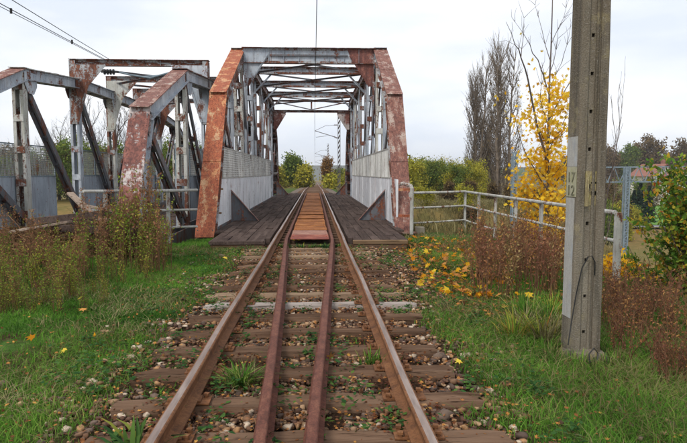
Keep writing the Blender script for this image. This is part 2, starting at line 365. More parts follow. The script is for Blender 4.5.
# ------------------------------------------------------------------ truss bridges
def chord(parent, name, a, b, cover, web, sgn, label=None, cw=.5, dep=.32, rivets=True, bottom=True):
    """riveted built-up member: webs and flange angles, with the cover plate as a sub-part"""
    a, b = Vector(a), Vector(b); d = (b - a).normalized(); side = Vector((1, 0, 0)); up = side.cross(d).normalized()
    if up.z < 0: up = -up
    mb = MB()
    for s in (-1, 1):
        mb.beam(a, b, .022, dep, up, (s * (cw / 2 - .085), -dep / 2 - .011))
        mb.beam(a, b, .075, .018, up, (s * (cw / 2 - .036), -dep - .002))
        mb.beam(a, b, .012, .075, up, (s * (cw / 2 - .068), -.05))
    mid = (b - a).length; nb = max(2, int(mid / .7))
    for i in range(nb):
        q = a + d * ((i + .5) * mid / nb)
        mb.beam(q - d * .09, q + d * .09, cw - .12, .014, up, (0, -dep - .016))
    if rivets:
        n = int(mid / .16)
        for i in range(n):
            q = a + d * ((i + .5) * mid / n)
            for s in (-1, 1): mb.rivet(q + side * (s * (cw / 2 - .0745 + .012)) * 1 + up * (-.05), side * s, .014); mb.rivet(q + side * (s * (cw / 2 - .074)) + up * (-dep + .04), side * s, .014)
    m = mb.build(name, web, parent, label=label)
    cb = MB(); cb.beam(a, b, cw, .024, up)
    if rivets:
        n = int(mid / .15)
        for i in range(n):
            q = a + d * ((i + .5) * mid / n) + up * .012
            for s in (-1, 1):
                for t in (.045, .11): cb.rivet(q + side * (s * (cw / 2 - t)), up, .016)
        for t in (.02, mid / 2): # splice plates
            q = a + d * t; cb.beam(q - d * .16, q + d * .16, cw - .015, .014, up, (0, .018))
    cb.build('cover_plate', cover, m)
    return m

def post(parent, name, a, b, mat, bmat, wy=.26, wx=.30, step=.85, riv=True):
    """two channels joined by batten plates; a,b are bottom, top"""
    a, b = Vector(a), Vector(b); d = (b - a).normalized(); mb = MB(); sx = Vector((1, 0, 0))
    fr = sx.cross(d).normalized()
    for s in (-1, 1):
        o = sx * (s * wx / 2)
        mb.beam(a + o, b + o, wy, .016, sx)
        for q in (-1, 1):
            oo = o - sx * (s * .045) + fr * (q * wy / 2); mb.beam(a + oo, b + oo, .014, .075, sx)
    m = mb.build(name, mat, parent)
    ln = (b - a).length; n = max(2, int(ln / step))
    for i in range(n):
        q = a + d * ((i + .5) * ln / n + random.uniform(-.04, .04))
        for s in (-1, 1):
            bb = MB(); c = q + fr * (s * (wy / 2 + .016))
            bb.beam(c - d * .10, c + d * .10, .012, wx - .01, sx)
            if riv:
                for u in (-1, 1):
                    for t in (-.06, .06): bb.rivet(c + d * t + sx * (u * (wx / 2 - .04)) + fr * (s * .006), fr * s, .014)
            bb.build('batten_plate', bmat if (i + int(a.y)) % 3 == 0 else mat, m)
    return m

def diag(parent, a, b, mat, w=.2, gap=.2):
    a, b = Vector(a), Vector(b); sx = Vector((1, 0, 0)); mb = MB(); d = (b - a).normalized(); fr = sx.cross(d).normalized()
    for s in (-1, 1):
        mb.beam(a + sx * s * gap / 2, b + sx * s * gap / 2, w, .016, sx)
        for q in (-1, 1): mb.beam(a + sx * s * (gap / 2 - .02) + fr * q * w / 2, b + sx * s * (gap / 2 - .02) + fr * q * w / 2, .012, .05, sx)
    n = int((b - a).length / 1.1)
    for i in range(1, n): 
        q = a + d * (i * (b - a).length / n); mb.beam(q - d * .07, q + d * .07, w * .5, gap, sx)
    return mb.build('diagonal', mat, parent)

def gusset_yz(parent, x, y, z, w, h, mat, gap=.345):
    mb = MB()
    pts = [(-.5, .5), (.5, .5), (.5, -.1), (.22, -.5), (-.22, -.5), (-.5, -.1)]
    for s in (-1, 1):
        mb = MB(); mb.prism([(x + s * gap / 2, y + p[0] * w, z + p[1] * h) for p in pts], (s * .014, 0, 0))
        for i in range(5):
            for p in ((-.42 + .21 * i, .40), (-.42 + .21 * i, .18), (0, -.42 + .2 * i)):
                mb.rivet((x + s * (gap / 2 + .014), y + p[0] * w, z + p[1] * h), (s, 0, 0), .015)
        mb.build('gusset_plate', mat, parent)

def strut(parent, xl, xr, y, zt, dep, mat, fl, name='cross_strut', panel=True):
    mb = MB(); xm = (xl + xr) / 2; wd = xr - xl
    mb.box((xm, y, zt - dep / 2), (wd, .016, dep - .03))
    for i in range(int(wd / .55)):
        x = xl + .4 + i * .55
        for s in (-1, 1): mb.box((x, y + s * .035, zt - dep / 2), (.014, .05, dep - .05))
    m = mb.build(name, mat, parent)
    for z, w_ in ((zt - .009, .30), (zt - dep + .009, .22)):
        f = MB(); f.box((xm, y, z), (wd + .04, w_, .018))
        f.box((xm, y - .022, z - math.copysign(.045, z - zt + dep / 2)), (wd, .014, .07))
        for i in range(int(wd / .14)): f.rivet((xl + .1 + i * .14, y - .03, z - math.copysign(.045, z - zt + dep / 2)), (0, -1, 0), .014)
        f.build('flange', fl, m)
    return m

def corner(parent, x, s, y, zt, reach, drop, mat, name='corner_plate', neck=False):
    """plate in the cross plane: from the strut down to the post; s = direction inward"""
    mb = MB()
    if neck:
        k1 = (x + s * .62, y, zt - .72)
        mb.prism([(x, y, zt), (x + s * reach, y, zt), k1, (x + s * .24, y, zt - drop), (x, y, zt - drop)], (0, .014, 0))
        k1 = Vector(k1); k2 = Vector((x + s * .24, y, zt - drop)); k0 = Vector((x + s * reach, y, zt)); f_ = Vector((0, -.03, 0)); mb.beam(k0 + f_, k1 + f_, .075, .014, (0, 1, 0)); mb.beam(k1 + f_, k2 + f_, .075, .014, (0, 1, 0))
        return mb.build(name, mat, parent)
    mb.prism([(x, y, zt), (x + s * reach, y, zt), (x + s * (reach - .10), y, zt - .24), (x + s * .16, y, zt - drop), (x, y, zt - drop)], (0, .014, 0))
    a, b = Vector((x + s * (reach - .10), y - .03, zt - .24)), Vector((x + s * .16, y - .03, zt - drop))
    mb.beam(a, b, .075, .014, (0, 1, 0), (0, .0)); mb.beam(a, b, .012, .07, (0, 1, 0))
    for i in range(8):
        q = a + (b - a) * ((i + .5) / 8) + Vector((-s * .05, .022, .02)); mb.rivet(q, (0, -1, 0), .015)
        mb.rivet((x + s * .05, y - .002, zt - .05 - i * (drop - .1) / 8), (0, -1, 0), .015)
        mb.rivet((x + s * reach * (i + .5) / 9, y - .002, zt - .1), (0, -1, 0), .015)
    return mb.build(name, mat, parent)

def knee(parent, x, s, y, zt, reach, drop, mat):
    mb = MB(); a, b = (x + s * reach, y, zt - .15), (x + s * .1, y, zt - drop)
    mb.beam(a, b, .07, .012, (0, 1, 0), (0, .03)); mb.beam(a, b, .012, .07, (0, 1, 0), (.03, 0)); return mb.build('knee_brace', mat, parent)

def truss(root, x, sgn, prof, yb0, mats, zbot, endlabel, postm):
    """prof: nodes (y, z) of the top chord from near foot to far foot"""
    n = len(prof)
    for i in range(n - 1):
        (y0, z0), (y1, z1) = prof[i], prof[i + 1]
        e = mats['chord'][i] if i < len(mats['chord']) else mats['chord_rest']
        nm = 'end_post' if i in (0, n - 2) else 'top_chord'
        ext = .0 if i in (0,) else .02
        a = Vector((x, y0, z0)); b = Vector((x, y1, z1)); d = (b - a).normalized()
        chord(root, nm, a - d * ext, b + d * .02, e, mats['web'], sgn, endlabel.get(i), cw=mats['cw'], rivets=y0 < 26)
    for i in range(2, n - 2):
        y, z = prof[i]; m = postm[i % len(postm)]
        post(root, 'vertical_post', (x, y, zbot), (x, y, z - .05), m, M['paint_rust'], riv=y < 30)
        gusset_yz(root, x, y + (.32 if i == 2 else -.32 if i == n - 3 else 0), z - .38, .75, .62, M['paint_rust'] if i % 2 else M['paint'])
    for i in (1, n - 2):
        y, z = prof[i]; gusset_yz(root, x, y + (.1 if i == 1 else -.1), z - .42, .5, .5, M['paint_rust'])
    mid = (prof[0][0] + prof[-1][0]) / 2
    nodes = prof[1:-1]
    for (y0, z0), (y1, z1) in zip(nodes[:-1], nodes[1:]):
        if (y0 + y1) / 2 < mid - .1: diag(root, (x, y0, z0 - .25), (x, y1, zbot + .2), M['paint_dark'])
        elif (y0 + y1) / 2 > mid + .1: diag(root, (x, y1, z1 - .25), (x, y0, zbot + .2), M['paint_dark'])
    # hanger under first bend
    bb = MB(); y0, y1 = prof[0][0], prof[-1][0]
    for s in (-1, 1): bb.box((x + s * .19, (y0 + y1) / 2, zbot - .18), (.02, y1 - y0, .42)); bb.box((x + s * .15, (y0 + y1) / 2, zbot - .39), (.12, y1 - y0, .02))
    bb.build('bottom_chord', M['paint_dark'], root)

def parapet(root, x, ya, yb, z0, zs, zt, solid, seg=1.95, name='parapet_panel', frame=None, wire='meshwire', cut=0):
    n = int(round((yb - ya) / seg)); st = (yb - ya) / n
    for i in range(n):
        a, b = ya + i * st + .015, ya + (i + 1) * st - .015; lean = random.uniform(-.012, .012)
        mb = MB(); mb.box((x, (a + b) / 2, (z0 + zs) / 2), (.012, b - a, zs - z0))
        for yy in (a + .02, b - .02): mb.box((x - .016, yy, (z0 + zs) / 2), (.02, .035, zs - z0 - .02)); mb.box((x + .016, yy, (z0 + zs) / 2), (.02, .035, zs - z0 - .02))
        p = mb.build(name, solid, root)
        if i == 0: a += cut
        fr = MB()
        for yy in (a + .018, b - .018): fr.box((x, yy, (zs + zt) / 2 + .01), (.04, .036, zt - zs - .03))
        for zz in (zs + .022, zt - .018): fr.box((x, (a + b) / 2, zz), (.036, b - a - .002, .034))
        fr.build('mesh_frame', frame or M['railing'], p)
        ms = MB(); k = .075 if a < 30 else .15; t = .011 if wire == 'meshwire' else .017
        m_ = int((b - a - .06) / k)
        for j in range(m_): ms.box((x, a + .04 + (j + .5) * (b - a - .08) / m_, (zs + zt) / 2), (t, t, zt - zs - .05))
        m_ = int((zt - zs) / k)
        for j in range(m_): ms.box((x + t, (a + b) / 2, zs + .04 + (j + .5) * (zt - zs - .08) / m_), (t * .8, b - a - .04, t))
        ms.build('wire_mesh', M[wire], p)
M['meshwire'] = rusty('mesh_wire', (.30, .32, .32), .15)
M['meshpale'] = rusty('pale_mesh_wire', (.78, .78, .74), .05)

def rel(y): return y
# ---- main bridge
ZB = -.06
XL, XR = -2.69, 2.55
TOP = CAMZ + 4.55; B1 = [(15.9, ZB - .05), (18.1, CAMZ + 2.43), (22.1, TOP), (26.0, TOP), (29.9, TOP), (33.8, TOP), (37.6, TOP), (41.3, CAMZ + 2.43), (43.3, ZB - .05)]
B1L = [(15.2, ZB - .05), (17.75, CAMZ + 2.40), (22.4, TOP)] + B1[3:]
b1 = thing('railway_bridge', 'tall riveted truss bridge over the rails with orange rusted end posts and whitish side panels', 'bridge', (0, 15.9, 0))
for x, s, el in ((XL, 1, {0: 'orange rusted lower end post beside the left railing', 1: 'orange rusted upper end post'}), (XR, -1, {0: 'red brown end post with pale streaks', 1: 'dark red brown upper end post'})):
    big = M['orange'] if s == 1 else M['redbrown']
    truss(b1, x, s, B1L if s == 1 else B1, 15.9, {'chord': [big, big, M['paint_rust']], 'chord_rest': M['paint_rust'], 'web': M['paint_rust'], 'cw': .5}, ZB, el,
          [M['paint'], M['paint_rust'], M['paint_pale']])
    # intermediate hangers (sub-verticals)
    for y in (20.1, 24.0, 27.9, 31.8, 35.7):
        zt = CAMZ + 3.0 if y < 21 else TOP - .3
        post(b1, 'sub_hanger', (x, y, ZB), (x, y, zt), M['paint'], M['paint_rust'], .13, .2, 1.3, False)
    xi = x + s * .16
    parapet(b1, x + s * .17, 16.05, 35.55, ZB + .005, ZB + 1.31, ZB + 2.24, M['white_panel'], wire='meshpale', cut=1.05)
    for y, nm in ((18.45, 0), (40.3, 1)):
        mb = MB(); xc = x + s * .22
        mb.prism([(xc, y, ZB + .005), (xc + s * .82, y, ZB + .005), (xc, y, ZB + .93)], (0, .014, 0))
        mb.build('bracket_web', M['paint_dark'], b1)
        fb = MB(); fb.beam((xc + s * .84, y, ZB + .0), (xc, y, ZB + .96), .13, .014, (s * .75, 0, .66)); fb.build('bracket_flange', M['redbrown'], b1, label='rusty brown sloping bracket flange')
for i in range(2, 7):
    y = B1[i][0]
    if i == 2:
        strut(b1, XL + .2, XR - .2, y - .02, TOP + .0, .56, M['paint'], M['paint_rust'], 'portal_strut')
        mb = MB(); mb.box(((XL + XR) / 2, y - .06, TOP - .27), (XR - XL - 2.4, .07, .06)); mb.build('portal_middle_flange', M['paint_dark'], b1)
        corner(b1, XL + .24, 1, y - .05, TOP - .02, .98, 1.35, M['paint'])
        corner(b1, XR - .24, -1, y - .05, TOP - .02, .98, 1.35, M['redflake'], 'corner_plate')
    elif i == 6:
        strut(b1, XL + .2, XR - .2, y, TOP, .10, M['paint_dark'], M['paint_rust'], 'portal_strut')
        strut(b1, XL + .2, XR - .2, y, TOP - .62, .14, M['paint_rust'], M['paint_rust'], 'portal_strut')
        corner(b1, XL + .24, 1, y - .03, TOP - .62, .85, 1.2, M['redflake'])
        corner(b1, XR - .24, -1, y - .03, TOP - .62, .85, 1.2, M['redflake'])
        mb = MB(); mb.box(((XL + XR) / 2, y, TOP - .35), (.10, .06, .5)); mb.build('centre_post', M['paint_dark'], b1)
        for s in (-1, 1):
            mb = MB(); mb.beam(((XL + XR) / 2 + s * .05, y, TOP - .58), ((XL + XR) / 2 + s * 2.2, y, TOP - .12), .06, .06); mb.build('portal_diagonal', M['paint_dark'], b1)
    else:
        strut(b1, XL + .2, XR - .2, y, TOP, .30, M['paint'], M['paint_rust'])
        knee(b1, XL + .15, 1, y, TOP, .95, 1.05, M['paint']); knee(b1, XR - .15, -1, y, TOP, .95, 1.05, M['paint'])
    if i < 6:
        y2 = B1[i + 1][0]; zc = TOP - .20
        for a, b in (((XL + .3, y), (XR - .3, y2)), ((XR - .3, y), (XL + .3, y2))):
            mb = MB(); mb.beam((a[0], a[1] + .1, zc), (b[0], b[1] - .1, zc + .001), .08, .012); mb.beam((a[0], a[1] + .1, zc), (b[0], b[1] - .1, zc), .012, .07, off=(.03, -.03)); mb.build('wind_brace', M['paint_dark'], b1)
            zc -= .03
# deck
for y in np.arange(13.2, 43.3, 1.3):
    mb = MB(); mb.box((-.07, y, -.62), (5.0, .18, .5)); mb.box((-.07, y, -.36), (5.0, .30, .02)); mb.build('floor_beam', M['paint_dark'], b1)
tm = MB(); tm.box((0, 0, 0), (2.5, .24, .2)); tmesh = tm.mesh('bridge_timber', M['sleeper'])
for y in np.arange(13.05, 43.2, .6):
    o = link('bridge_timber', tmesh, b1, (random.uniform(-.03, .03), y - 15.9, -.262)); o.rotation_euler[2] = random.uniform(-.01, .01)
pv = []
for k in range(5):
    mb = MB(); L_ = 1.96; n = 5
    for i in range(n):
        a, b = -L_ / 2 + i * L_ / n, -L_ / 2 + (i + 1) * L_ / n
        if i == 0: a += random.uniform(0, .015)
    e = [random.uniform(-.008, .008) for _ in range(n + 1)]; sd2 = [random.uniform(-.006, .006) for _ in range(n + 1)]
    vs = []
    for i in range(n + 1):
        yy = -L_ / 2 + i * L_ / n
        for xx, zz in ((-.095, -.022), (.095, -.022), (.095, .022), (-.095, .022)): vs.append((xx + sd2[i], yy, zz + e[i] * .6))
    fs = [(3, 2, 1, 0), (n * 4, n * 4 + 1, n * 4 + 2, n * 4 + 3)]
    for i in range(n):
        for j in range(4): fs.append((i * 4 + j, i * 4 + (j + 1) % 4, i * 4 + 4 + (j + 1) % 4, i * 4 + 4 + j))
    mb.add(vs, fs); pv.append(mb.mesh('walkway_plank', M['plank']))
for s in (-1, 1):
    xe = (-XL if s < 0 else XR) - .34
    nrow = int((xe - .98) / .205)
    for r in range(nrow + 1):
        x = .98 + .1 + r * .205
        y0 = 12.95 + random.uniform(-.12, .12) + (.0 if r % 2 else .9)
        if x > 2.12: y0 = 15.0 + random.uniform(0, .2)
        if r % 2 == 0 and x < 2.12: 
            o = link('walkway_plank', pv[r % 5], b1, (s * x, 13.35 - 15.9, ZB - .02)); o.scale = (1, .45, 1)
        while y0 < 43:
            o = link('walkway_plank', random.choice(pv), b1, (s * x + random.uniform(-.008, .008), y0 + 1 - 15.9, ZB - .026 + random.uniform(-.008, .012)))
            o.rotation_euler = (random.uniform(-.004, .004), random.uniform(-.03, .03), random.uniform(-.003, .003)); y0 += 2.0
    mb = MB(); mb.box((s * .91, 28.1, -.10), (.1, 30.2, .16)); mb.build('guard_timber', M['plank'], b1)
    mb = MB(); mb.box((s * 1.56, 12.86, -.09), (1.2, .16, .07)); mb.build('edge_plank', M['plank_tan'] if s > 0 else M['plank'], b1, label='tan weathered plank across the walkway end' if s > 0 else None)
    mb = MB(); mb.box((s * 1.56, 12.93, -.235), (1.15, .26, .22)); mb.build('end_timber', M['sleeper'], b1)
    for xx in (-XL, XR):
        pass
y = 12.98; i = 0
while y < 43:
    L_ = random.uniform(.55, .68) if i else .95
    mb = MB(); zz = -.045 + random.uniform(-.016, .012); mb.box((0, 0, 0), (.86, L_ - .03, .012))
    for sx_ in (-.38, .38):
        for sy in (-.4, 0, .4): mb.rivet((sx_, sy * L_, .006), (0, 0, 1), .018)
    o = link('track_cover_plate', mb.mesh('track_cover_plate', M['plate_red'] if i == 0 else M['plate_pink'] if i in (1, 2) else M['plate_orange']), b1, (random.uniform(-.01, .01), y + L_ / 2 - 15.9, zz))
    o.rotation_euler = (random.uniform(-.02, .012), random.uniform(-.01, .01), random.uniform(-.012, .012))
    if i == 0: o['label'] = 'dark red first cover plate between the guard rails'
    y += L_; i += 1
for x in (XL, XR):
    for y in (15.9, 43.1):
        mb = MB(); mb.box((x, y, ZB - .13), (.62, .55, .04)); mb.box((x, y, ZB - .3), (.45, .35, .3)); mb.build('bearing', M['redbrown'], b1)

# ---- neighbouring bridge
X2R, X2L = -3.77, -8.37; Z2 = CAMZ
B2 = [(12.1, -.2), (13.6, Z2 + 1.50), (17.7, Z2 + 3.0), (21.7, Z2 + 3.32), (25.4, Z2 + 3.36), (29.0, Z2 + 3.36), (32.8, Z2 + 3.32), (36.7, Z2 + 3.0), (40.6, Z2 + 1.5), (41.4, -.2)]
b2 = thing('railway_bridge', 'lower grey truss bridge beside the tall one, its cross struts standing above the chords', 'bridge', (-6.07, 12.8, 0))
for x, s in ((X2R, -1), (X2L, 1)):
    cm = [M['redflake'], M['redbrown'], M['paint_rust']] if s == -1 else [M['paint_rust'], M['redbrown'], M['paint_pale'], M['paint']]
    el = {0: 'end post with flaking red primer', 1: 'chord with red brown plate'} if s == -1 else {}
    truss(b2, x, s, B2, 12.8, {'chord': cm, 'chord_rest': M['paint_rust'], 'web': M['paint'], 'cw': .46}, -.2, el, [M['paint'], M['paint_pale'], M['paint_pale']])
    for i in range(3, 7):
        y, z = B2[i]
        mb = MB(); mb.box((x - s * .12, y, z + .30), (.02, .28, .66)); mb.box((x - s * .02, y - .12, z + .30), (.2, .016, .66)); mb.build('post_extension', M['paint_rust'], b2)
for i in range(3, 7):
    y, z = B2[i]; zt = Z2 + 4.0
    st = strut(b2, X2L - .12, X2R + .12, y, zt, .22, M['paint_rust'], M['paint_rust'])
    corner(b2, X2L - .1, 1, y - .16, zt - .2, 1.25, 2.0, M['paint_pale'] if i == 4 else M['paint_rust'], neck=True); corner(b2, X2R + .1, -1, y - .16, zt - .2, 1.25, 2.0, M['paint'] if i % 2 else M['paint_rust'], neck=True)
    if i < 6:
        y2 = B2[i + 1][0]; zc = zt - .25
        for a, b in (((X2L + .3, y), (X2R - .3, y2)), ((X2R - .3, y), (X2L + .3, y2))):
            mb = MB(); mb.beam((a[0], a[1] + .1, zc), (b[0], b[1] - .1, zc), .09, .012); mb.beam((a[0], a[1] + .1, zc), (b[0], b[1] - .1, zc), .012, .08, off=(.03, -.03)); mb.build('wind_brace', M['paint_dark'], b2); zc -= .04
parapet(b2, X2L - .2, 12.7, 20.3, -.15, CAMZ - .12, CAMZ + .86, M['grey_panel'], 1.9, frame=M['galv'])
parapet(b2, X2L - .2, 22.0, 33.4, -.15, CAMZ - .12, CAMZ + .86, M['grey_panel'], 1.9, frame=M['galv'])
parapet(b2, X2R - .18, 17.6, 33.0, -.15, CAMZ - .12, CAMZ + .86, M['grey_panel'], 1.9, frame=M['galv'])
for y in np.arange(13.2, 41.3, 1.9):
    mb = MB(); mb.box(((X2L + X2R) / 2, y, -.55), (4.5, .2, .5)); mb.build('floor_beam', M['paint_dark'], b2)
for r in range(18):
    x = X2L + .42 + r * .22; y0 = 12.9
    while y0 < 40:
        o = link('deck_plank', random.choice(pv), b2, (x + 6.07, y0 + 1 - 12.8, -.27 + random.uniform(-.01, .01))); y0 += 2.0

# ------------------------------------------------------------------ the track
track = thing('railway_track', 'single track of worn steel rails with maroon guard rails on rotting wooden sleepers', 'railway track')
def rail_profile(h=.15, hw=.036, bw=.065, t=.008):
    return [(-bw, 0), (bw, 0), (bw, .011), (t + .006, .028), (t, .04), (t, h - .045), (hw - .004, h - .032), (hw, h - .012), (hw - .006, h - .003), (hw - .014, h), (-hw + .014, h), (-hw + .006, h - .003), (-hw, h - .012), (-hw + .004, h - .032), (-t, h - .045), (-t, .04), (-t - .006, .028), (-bw, .011)]
def rail(name, path, mats, **kw):
    pr = rail_profile(**kw); n = len(pr); vs = []; top = h_ = kw.get('h', .15)
    for i, p in enumerate(path):
        p = Vector(p); a = Vector(path[max(0, i - 1)]); b = Vector(path[min(len(path) - 1, i + 1)]); d = (b - a); d.z = 0; d.normalize()
        for u, v in pr: vs.append((p.x + d.y * u, p.y - d.x * u, p.z + v - top))
    mb = MB()
    for i in range(len(path) - 1):
        for k in range(n):
            k2 = (k + 1) % n; mb.mi = 1 if k in ((9,) if h_ > .145 else (7, 8, 9, 10, 11)) else 0
            mb.add([], []); mb.f.append((i * n + k, i * n + k2, (i + 1) * n + k2, (i + 1) * n + k)); mb.m.append(mb.mi)
    mb.v = vs; mb.f.append(tuple(range(n))); mb.m.append(0)
    return mb.build(name, mats, track)
def zr(y): return 0 if y < 46 else -.012 * (y - 46) * (1 if y > 60 else (y - 46) / 14)
def wob(y, s): return .012 * math.sin(y * .9 + s) * (1 if y < 13 else .5) + .006 * math.sin(y * 2.3 + s * 2)
ypts = [-1.5 + .4 * i for i in range(120)] + [47, 50, 55, 60, 70, 85, 100, 130, 170, 220, 300]
for s in (-1, 1):
    rail('running_rail', [(s * .7525 + wob(y, s) * .5, y, zr(y)) for y in ypts], [M['rail_side'], M['rail_top']])
    gp = [(s * (.135 if y < 3.1 else .135 + .37 * (y - 3.1) / 9.75 if y < 12.85 else .505) * (1 + .0) + wob(y, s + 3) * .25, y, -.012) for y in [.6 + .35 * i for i in range(122)]]
    gp = [(x - .05 * max(0, 1 - y / 9), y, z) for x, y, z in gp]
    rail('guard_rail', gp, [M['guard'], M['guard_top']], h=.14, hw=.034, bw=.06)
# sleepers
sv = []
def sleeper_mesh(seed, ln=2.55, wd=.215):
    r = random.Random(seed); nx_, mb = 14, MB(); prof = [(-.5, 0), (-.5, .72), (-.42, 1), (-.15, .97), (.15, 1), (.42, .98), (.5, .75), (.5, 0)]; k = len(prof); vs = []
    for i in range(nx_ + 1):
        t = i / nx_; e = 1 if 0 < i < nx_ else .93
        sh = r.uniform(-.012, .012)
        for a, b in prof: vs.append(((t - .5) * ln + (r.uniform(-.03, .03) if i in (0, nx_) else 0), a * wd * e + sh + r.uniform(-.006, .006), -.15 + b * .15 * e + r.uniform(-.008, .006)))
    fs = [tuple(range(k)), tuple(reversed([nx_ * k + j for j in range(k)]))]
    for i in range(nx_):
        for j in range(k): fs.append((i * k + j, (i + 1) * k + j, (i + 1) * k + (j + 1) % k, i * k + (j + 1) % k))
    return mb.add(vs, fs)
sm = [[sleeper_mesh(50 + k).mesh('sleeper', M[n]) for k in range(4)] for n in ('sleeper', 'sleeper_pale', 'sleeper_tan')]
tp = MB(); tp.box((0, 0, .004), (.30, .15, .012)); tp.box((-.08, 0, .016), (.02, .12, .014)); tp.box((.08, 0, .016), (.02, .12, .014)); tpm = tp.mesh('tie_plate', M['rail_side'])
bl = MB(); bl.tube([(0, 0, 0), (0, 0, .035)], .017, 6); bl.tube([(0, 0, .035), (0, 0, .05)], .024, 4); blm = bl.mesh('screw', M['rail_side'])
k = 0; y = 1.63
while y < 12.75:
    pale = {8: 1, 14: 2}.get(k, 0)
    pale = 0
    if abs(y - 7.0) < .3: pale = 1
    if abs(y - 7.6) < .3: pale = 2
    if y > 11.2: pale = 2
    x0 = random.uniform(-.06, .1)
    o = link('sleeper', sm[pale][k % 4], track, (x0, y, -.166 + random.uniform(-.012, .008)), random.uniform(-.015, .015))
    if pale == 1: o['label'] = 'pale grey weathered sleeper'
    elif pale == 2: o['label'] = 'tan weathered sleeper'
    for s in (-1, 1):
        t = link('tie_plate', tpm, o, (s * .7525 - x0, 0, .005))
        for q in (-1, 1):
            for r_ in (-1, 1):
                if random.random() < .8: link('screw', blm, o, (s * .7525 - x0 + q * .115, r_ * .045, -.004))
    k += 1; y += .6 + random.uniform(-.025, .025)
fs_ = MB()
for y in np.arange(44.2, 130, .6): fs_.box((0, y, zr(y) - .2), (2.6, .25, .09))
fs_.build('far_sleeper_rows', M['sleeper'], track, kind='stuff')

# ballast stones (real small stones), larger ones individually
def ico():
    # a chipped block: eight corners plus a raised and a sunk face point
    v = np.array([(-1, -1, -1), (1, -1, -1), (1, 1, -1), (-1, 1, -1), (-1, -1, 1), (1, -1, 1), (1, 1, 1), (-1, 1, 1), (.1, -1.35, .1), (1.3, .1, 0), (.15, .1, 1.3), (-1.25, 0, .2)], float) * .72
    f = np.array([(0, 2, 1), (0, 3, 2), (4, 5, 10), (5, 6, 10), (6, 7, 10), (7, 4, 10), (0, 1, 8), (1, 5, 8), (5, 4, 8), (4, 0, 8), (1, 2, 9), (2, 6, 9), (6, 5, 9), (5, 1, 9), (2, 3, 7), (2, 7, 6), (3, 0, 11), (0, 4, 11), (4, 7, 11), (7, 3, 11)])
    return v, f
IV, IF = ico()
def stones(n, xs_, ys_, rs, zoff=0, sink=.2, tints=None):
    V = IV[None] * (1 + rng.uniform(-.38, .38, (n, 12, 3))) * (rs[:, None] * np.array([1, 1, .62])[None])[:, None, :] if rs.ndim == 2 else IV[None] * (1 + rng.uniform(-.40, .40, (n, 12, 3))) * rs[:, None, None] * np.stack([rng.uniform(.8, 1.35, n), rng.uniform(.7, 1.1, n), rng.uniform(.45, .8, n)], 1)[:, None, :]
    a = rng.uniform(0, 2 * PI, n); c, s = np.cos(a)[:, None], np.sin(a)[:, None]
    X_ = V[..., 0] * c - V[..., 1] * s; Y_ = V[..., 0] * s + V[..., 1] * c
    zz = ground_h(xs_, ys_) + rs * (.5 - sink) + zoff
    V = np.stack([X_ + xs_[:, None], Y_ + ys_[:, None], V[..., 2] + zz[:, None]], -1).reshape(-1, 3)
    Fq = (IF[None] + 12 * np.arange(n)[:, None, None]).reshape(-1, 3)
    t = np.repeat(rng.uniform(0, 1, n) if tints is None else tints, 12); return V, Fq, t
n = 34000
yy = 1.6 + 11.4 * rng.uniform(0, 1, n) ** 1.25; xx = np.clip(rng.normal(0, .95, n), -2.2, 2.4) + .05
keep = fbm(xx, yy, 1.7, 41) + .55 * np.exp(-((xx - 1.5) ** 2) / .5) * sstep(6, 8, yy) > .40 + .14 * sstep(1.25, 1.8, abs(xx)); xx, yy = xx[keep], yy[keep]
rs = .009 + .022 * rng.uniform(0, 1, len(xx)) ** 1.8
V, Fq, t = stones(len(xx), xx, yy, rs, .0)
lay = .05 * fbm(xx, yy, 2.4, 77); V[:, 2] += np.repeat(lay * (rng.uniform(0, 1, len(xx))), 12)
bo = link('ballast_gravel', np_mesh('ballast_gravel', V, [Fq], M['stone'], t)); tag(bo, 'mixed tan and pink crushed stone between the sleepers', 'gravel', kind='stuff')
# far ballast strip beyond the bridge
mb = MB(); mb.prism([(-2.6, 44, -.42), (-1.9, 44, -.2), (1.9, 44, -.2), (2.6, 44, -.42)], (0, 0.001, 0))
vs = []; 
for y in (43.6, 60, 90, 130, 200, 300):
    z = zr(y)
    for x, dz in ((-2.6, -.4), (-1.8, -.17), (1.8, -.17), (2.6, -.4)): vs.append((x, y, z + dz))
mb = MB().add(vs, [(i * 4 + j, i * 4 + j + 1, i * 4 + 5 + j, i * 4 + 4 + j) for i in range(5) for j in range(3)])
tag(mb.build('ballast_bed', simple('far_ballast', [(.07, .05, .035), (.14, .10, .07), (.22, .17, .12)], 4)), kind='structure')
# individually placed larger stones
big = [(P(69, 412, 4.0)), P(145, 428, 3.3), P(120, 372, 4.6), P(190, 360, 5), P(171, 339, 5.4)]
gr = bpy.data.objects['ground']
rr = random.Random(5)
spots = [(-1.62, 3.35), (-2.02, 3.55), (-1.75, 4.25), (-2.3, 4.6), (-1.5, 4.9), (-1.35, 5.7), (-1.7, 6.4), (-1.45, 7.0), (1.25, 3.3), (1.7, 3.2)] + \
        [(rr.choice((-1, 1)) * rr.uniform(.95, 1.75), 3 + 9 * rr.random() ** 1.4) for _ in range(70)] + [(rr.uniform(-.6, .6), 2.9 + 6 * rr.random() ** 1.5) for _ in range(40)]
svar = []
for k in range(10):
    rs1 = rng.uniform(.045, .07, 1); V, Fq, t = stones(1, np.zeros(1), np.zeros(1) - 50, rs1, tints=np.array([[.15, .25, .45, .65, .75, .95, .5, .05, .85, .35][k]]))
    V -= V.mean(0); V[:, 2] += .01; svar.append(np_mesh('stone', V, [Fq], M['stone'], t))
for (x, y) in spots:
    o = link('stone', rr.choice(svar), gr, (x, y, gz(x, y) + .02), rr.uniform(0, 6)); s_ = rr.uniform(.35, .8); o.scale = (s_, s_, s_ * .9)

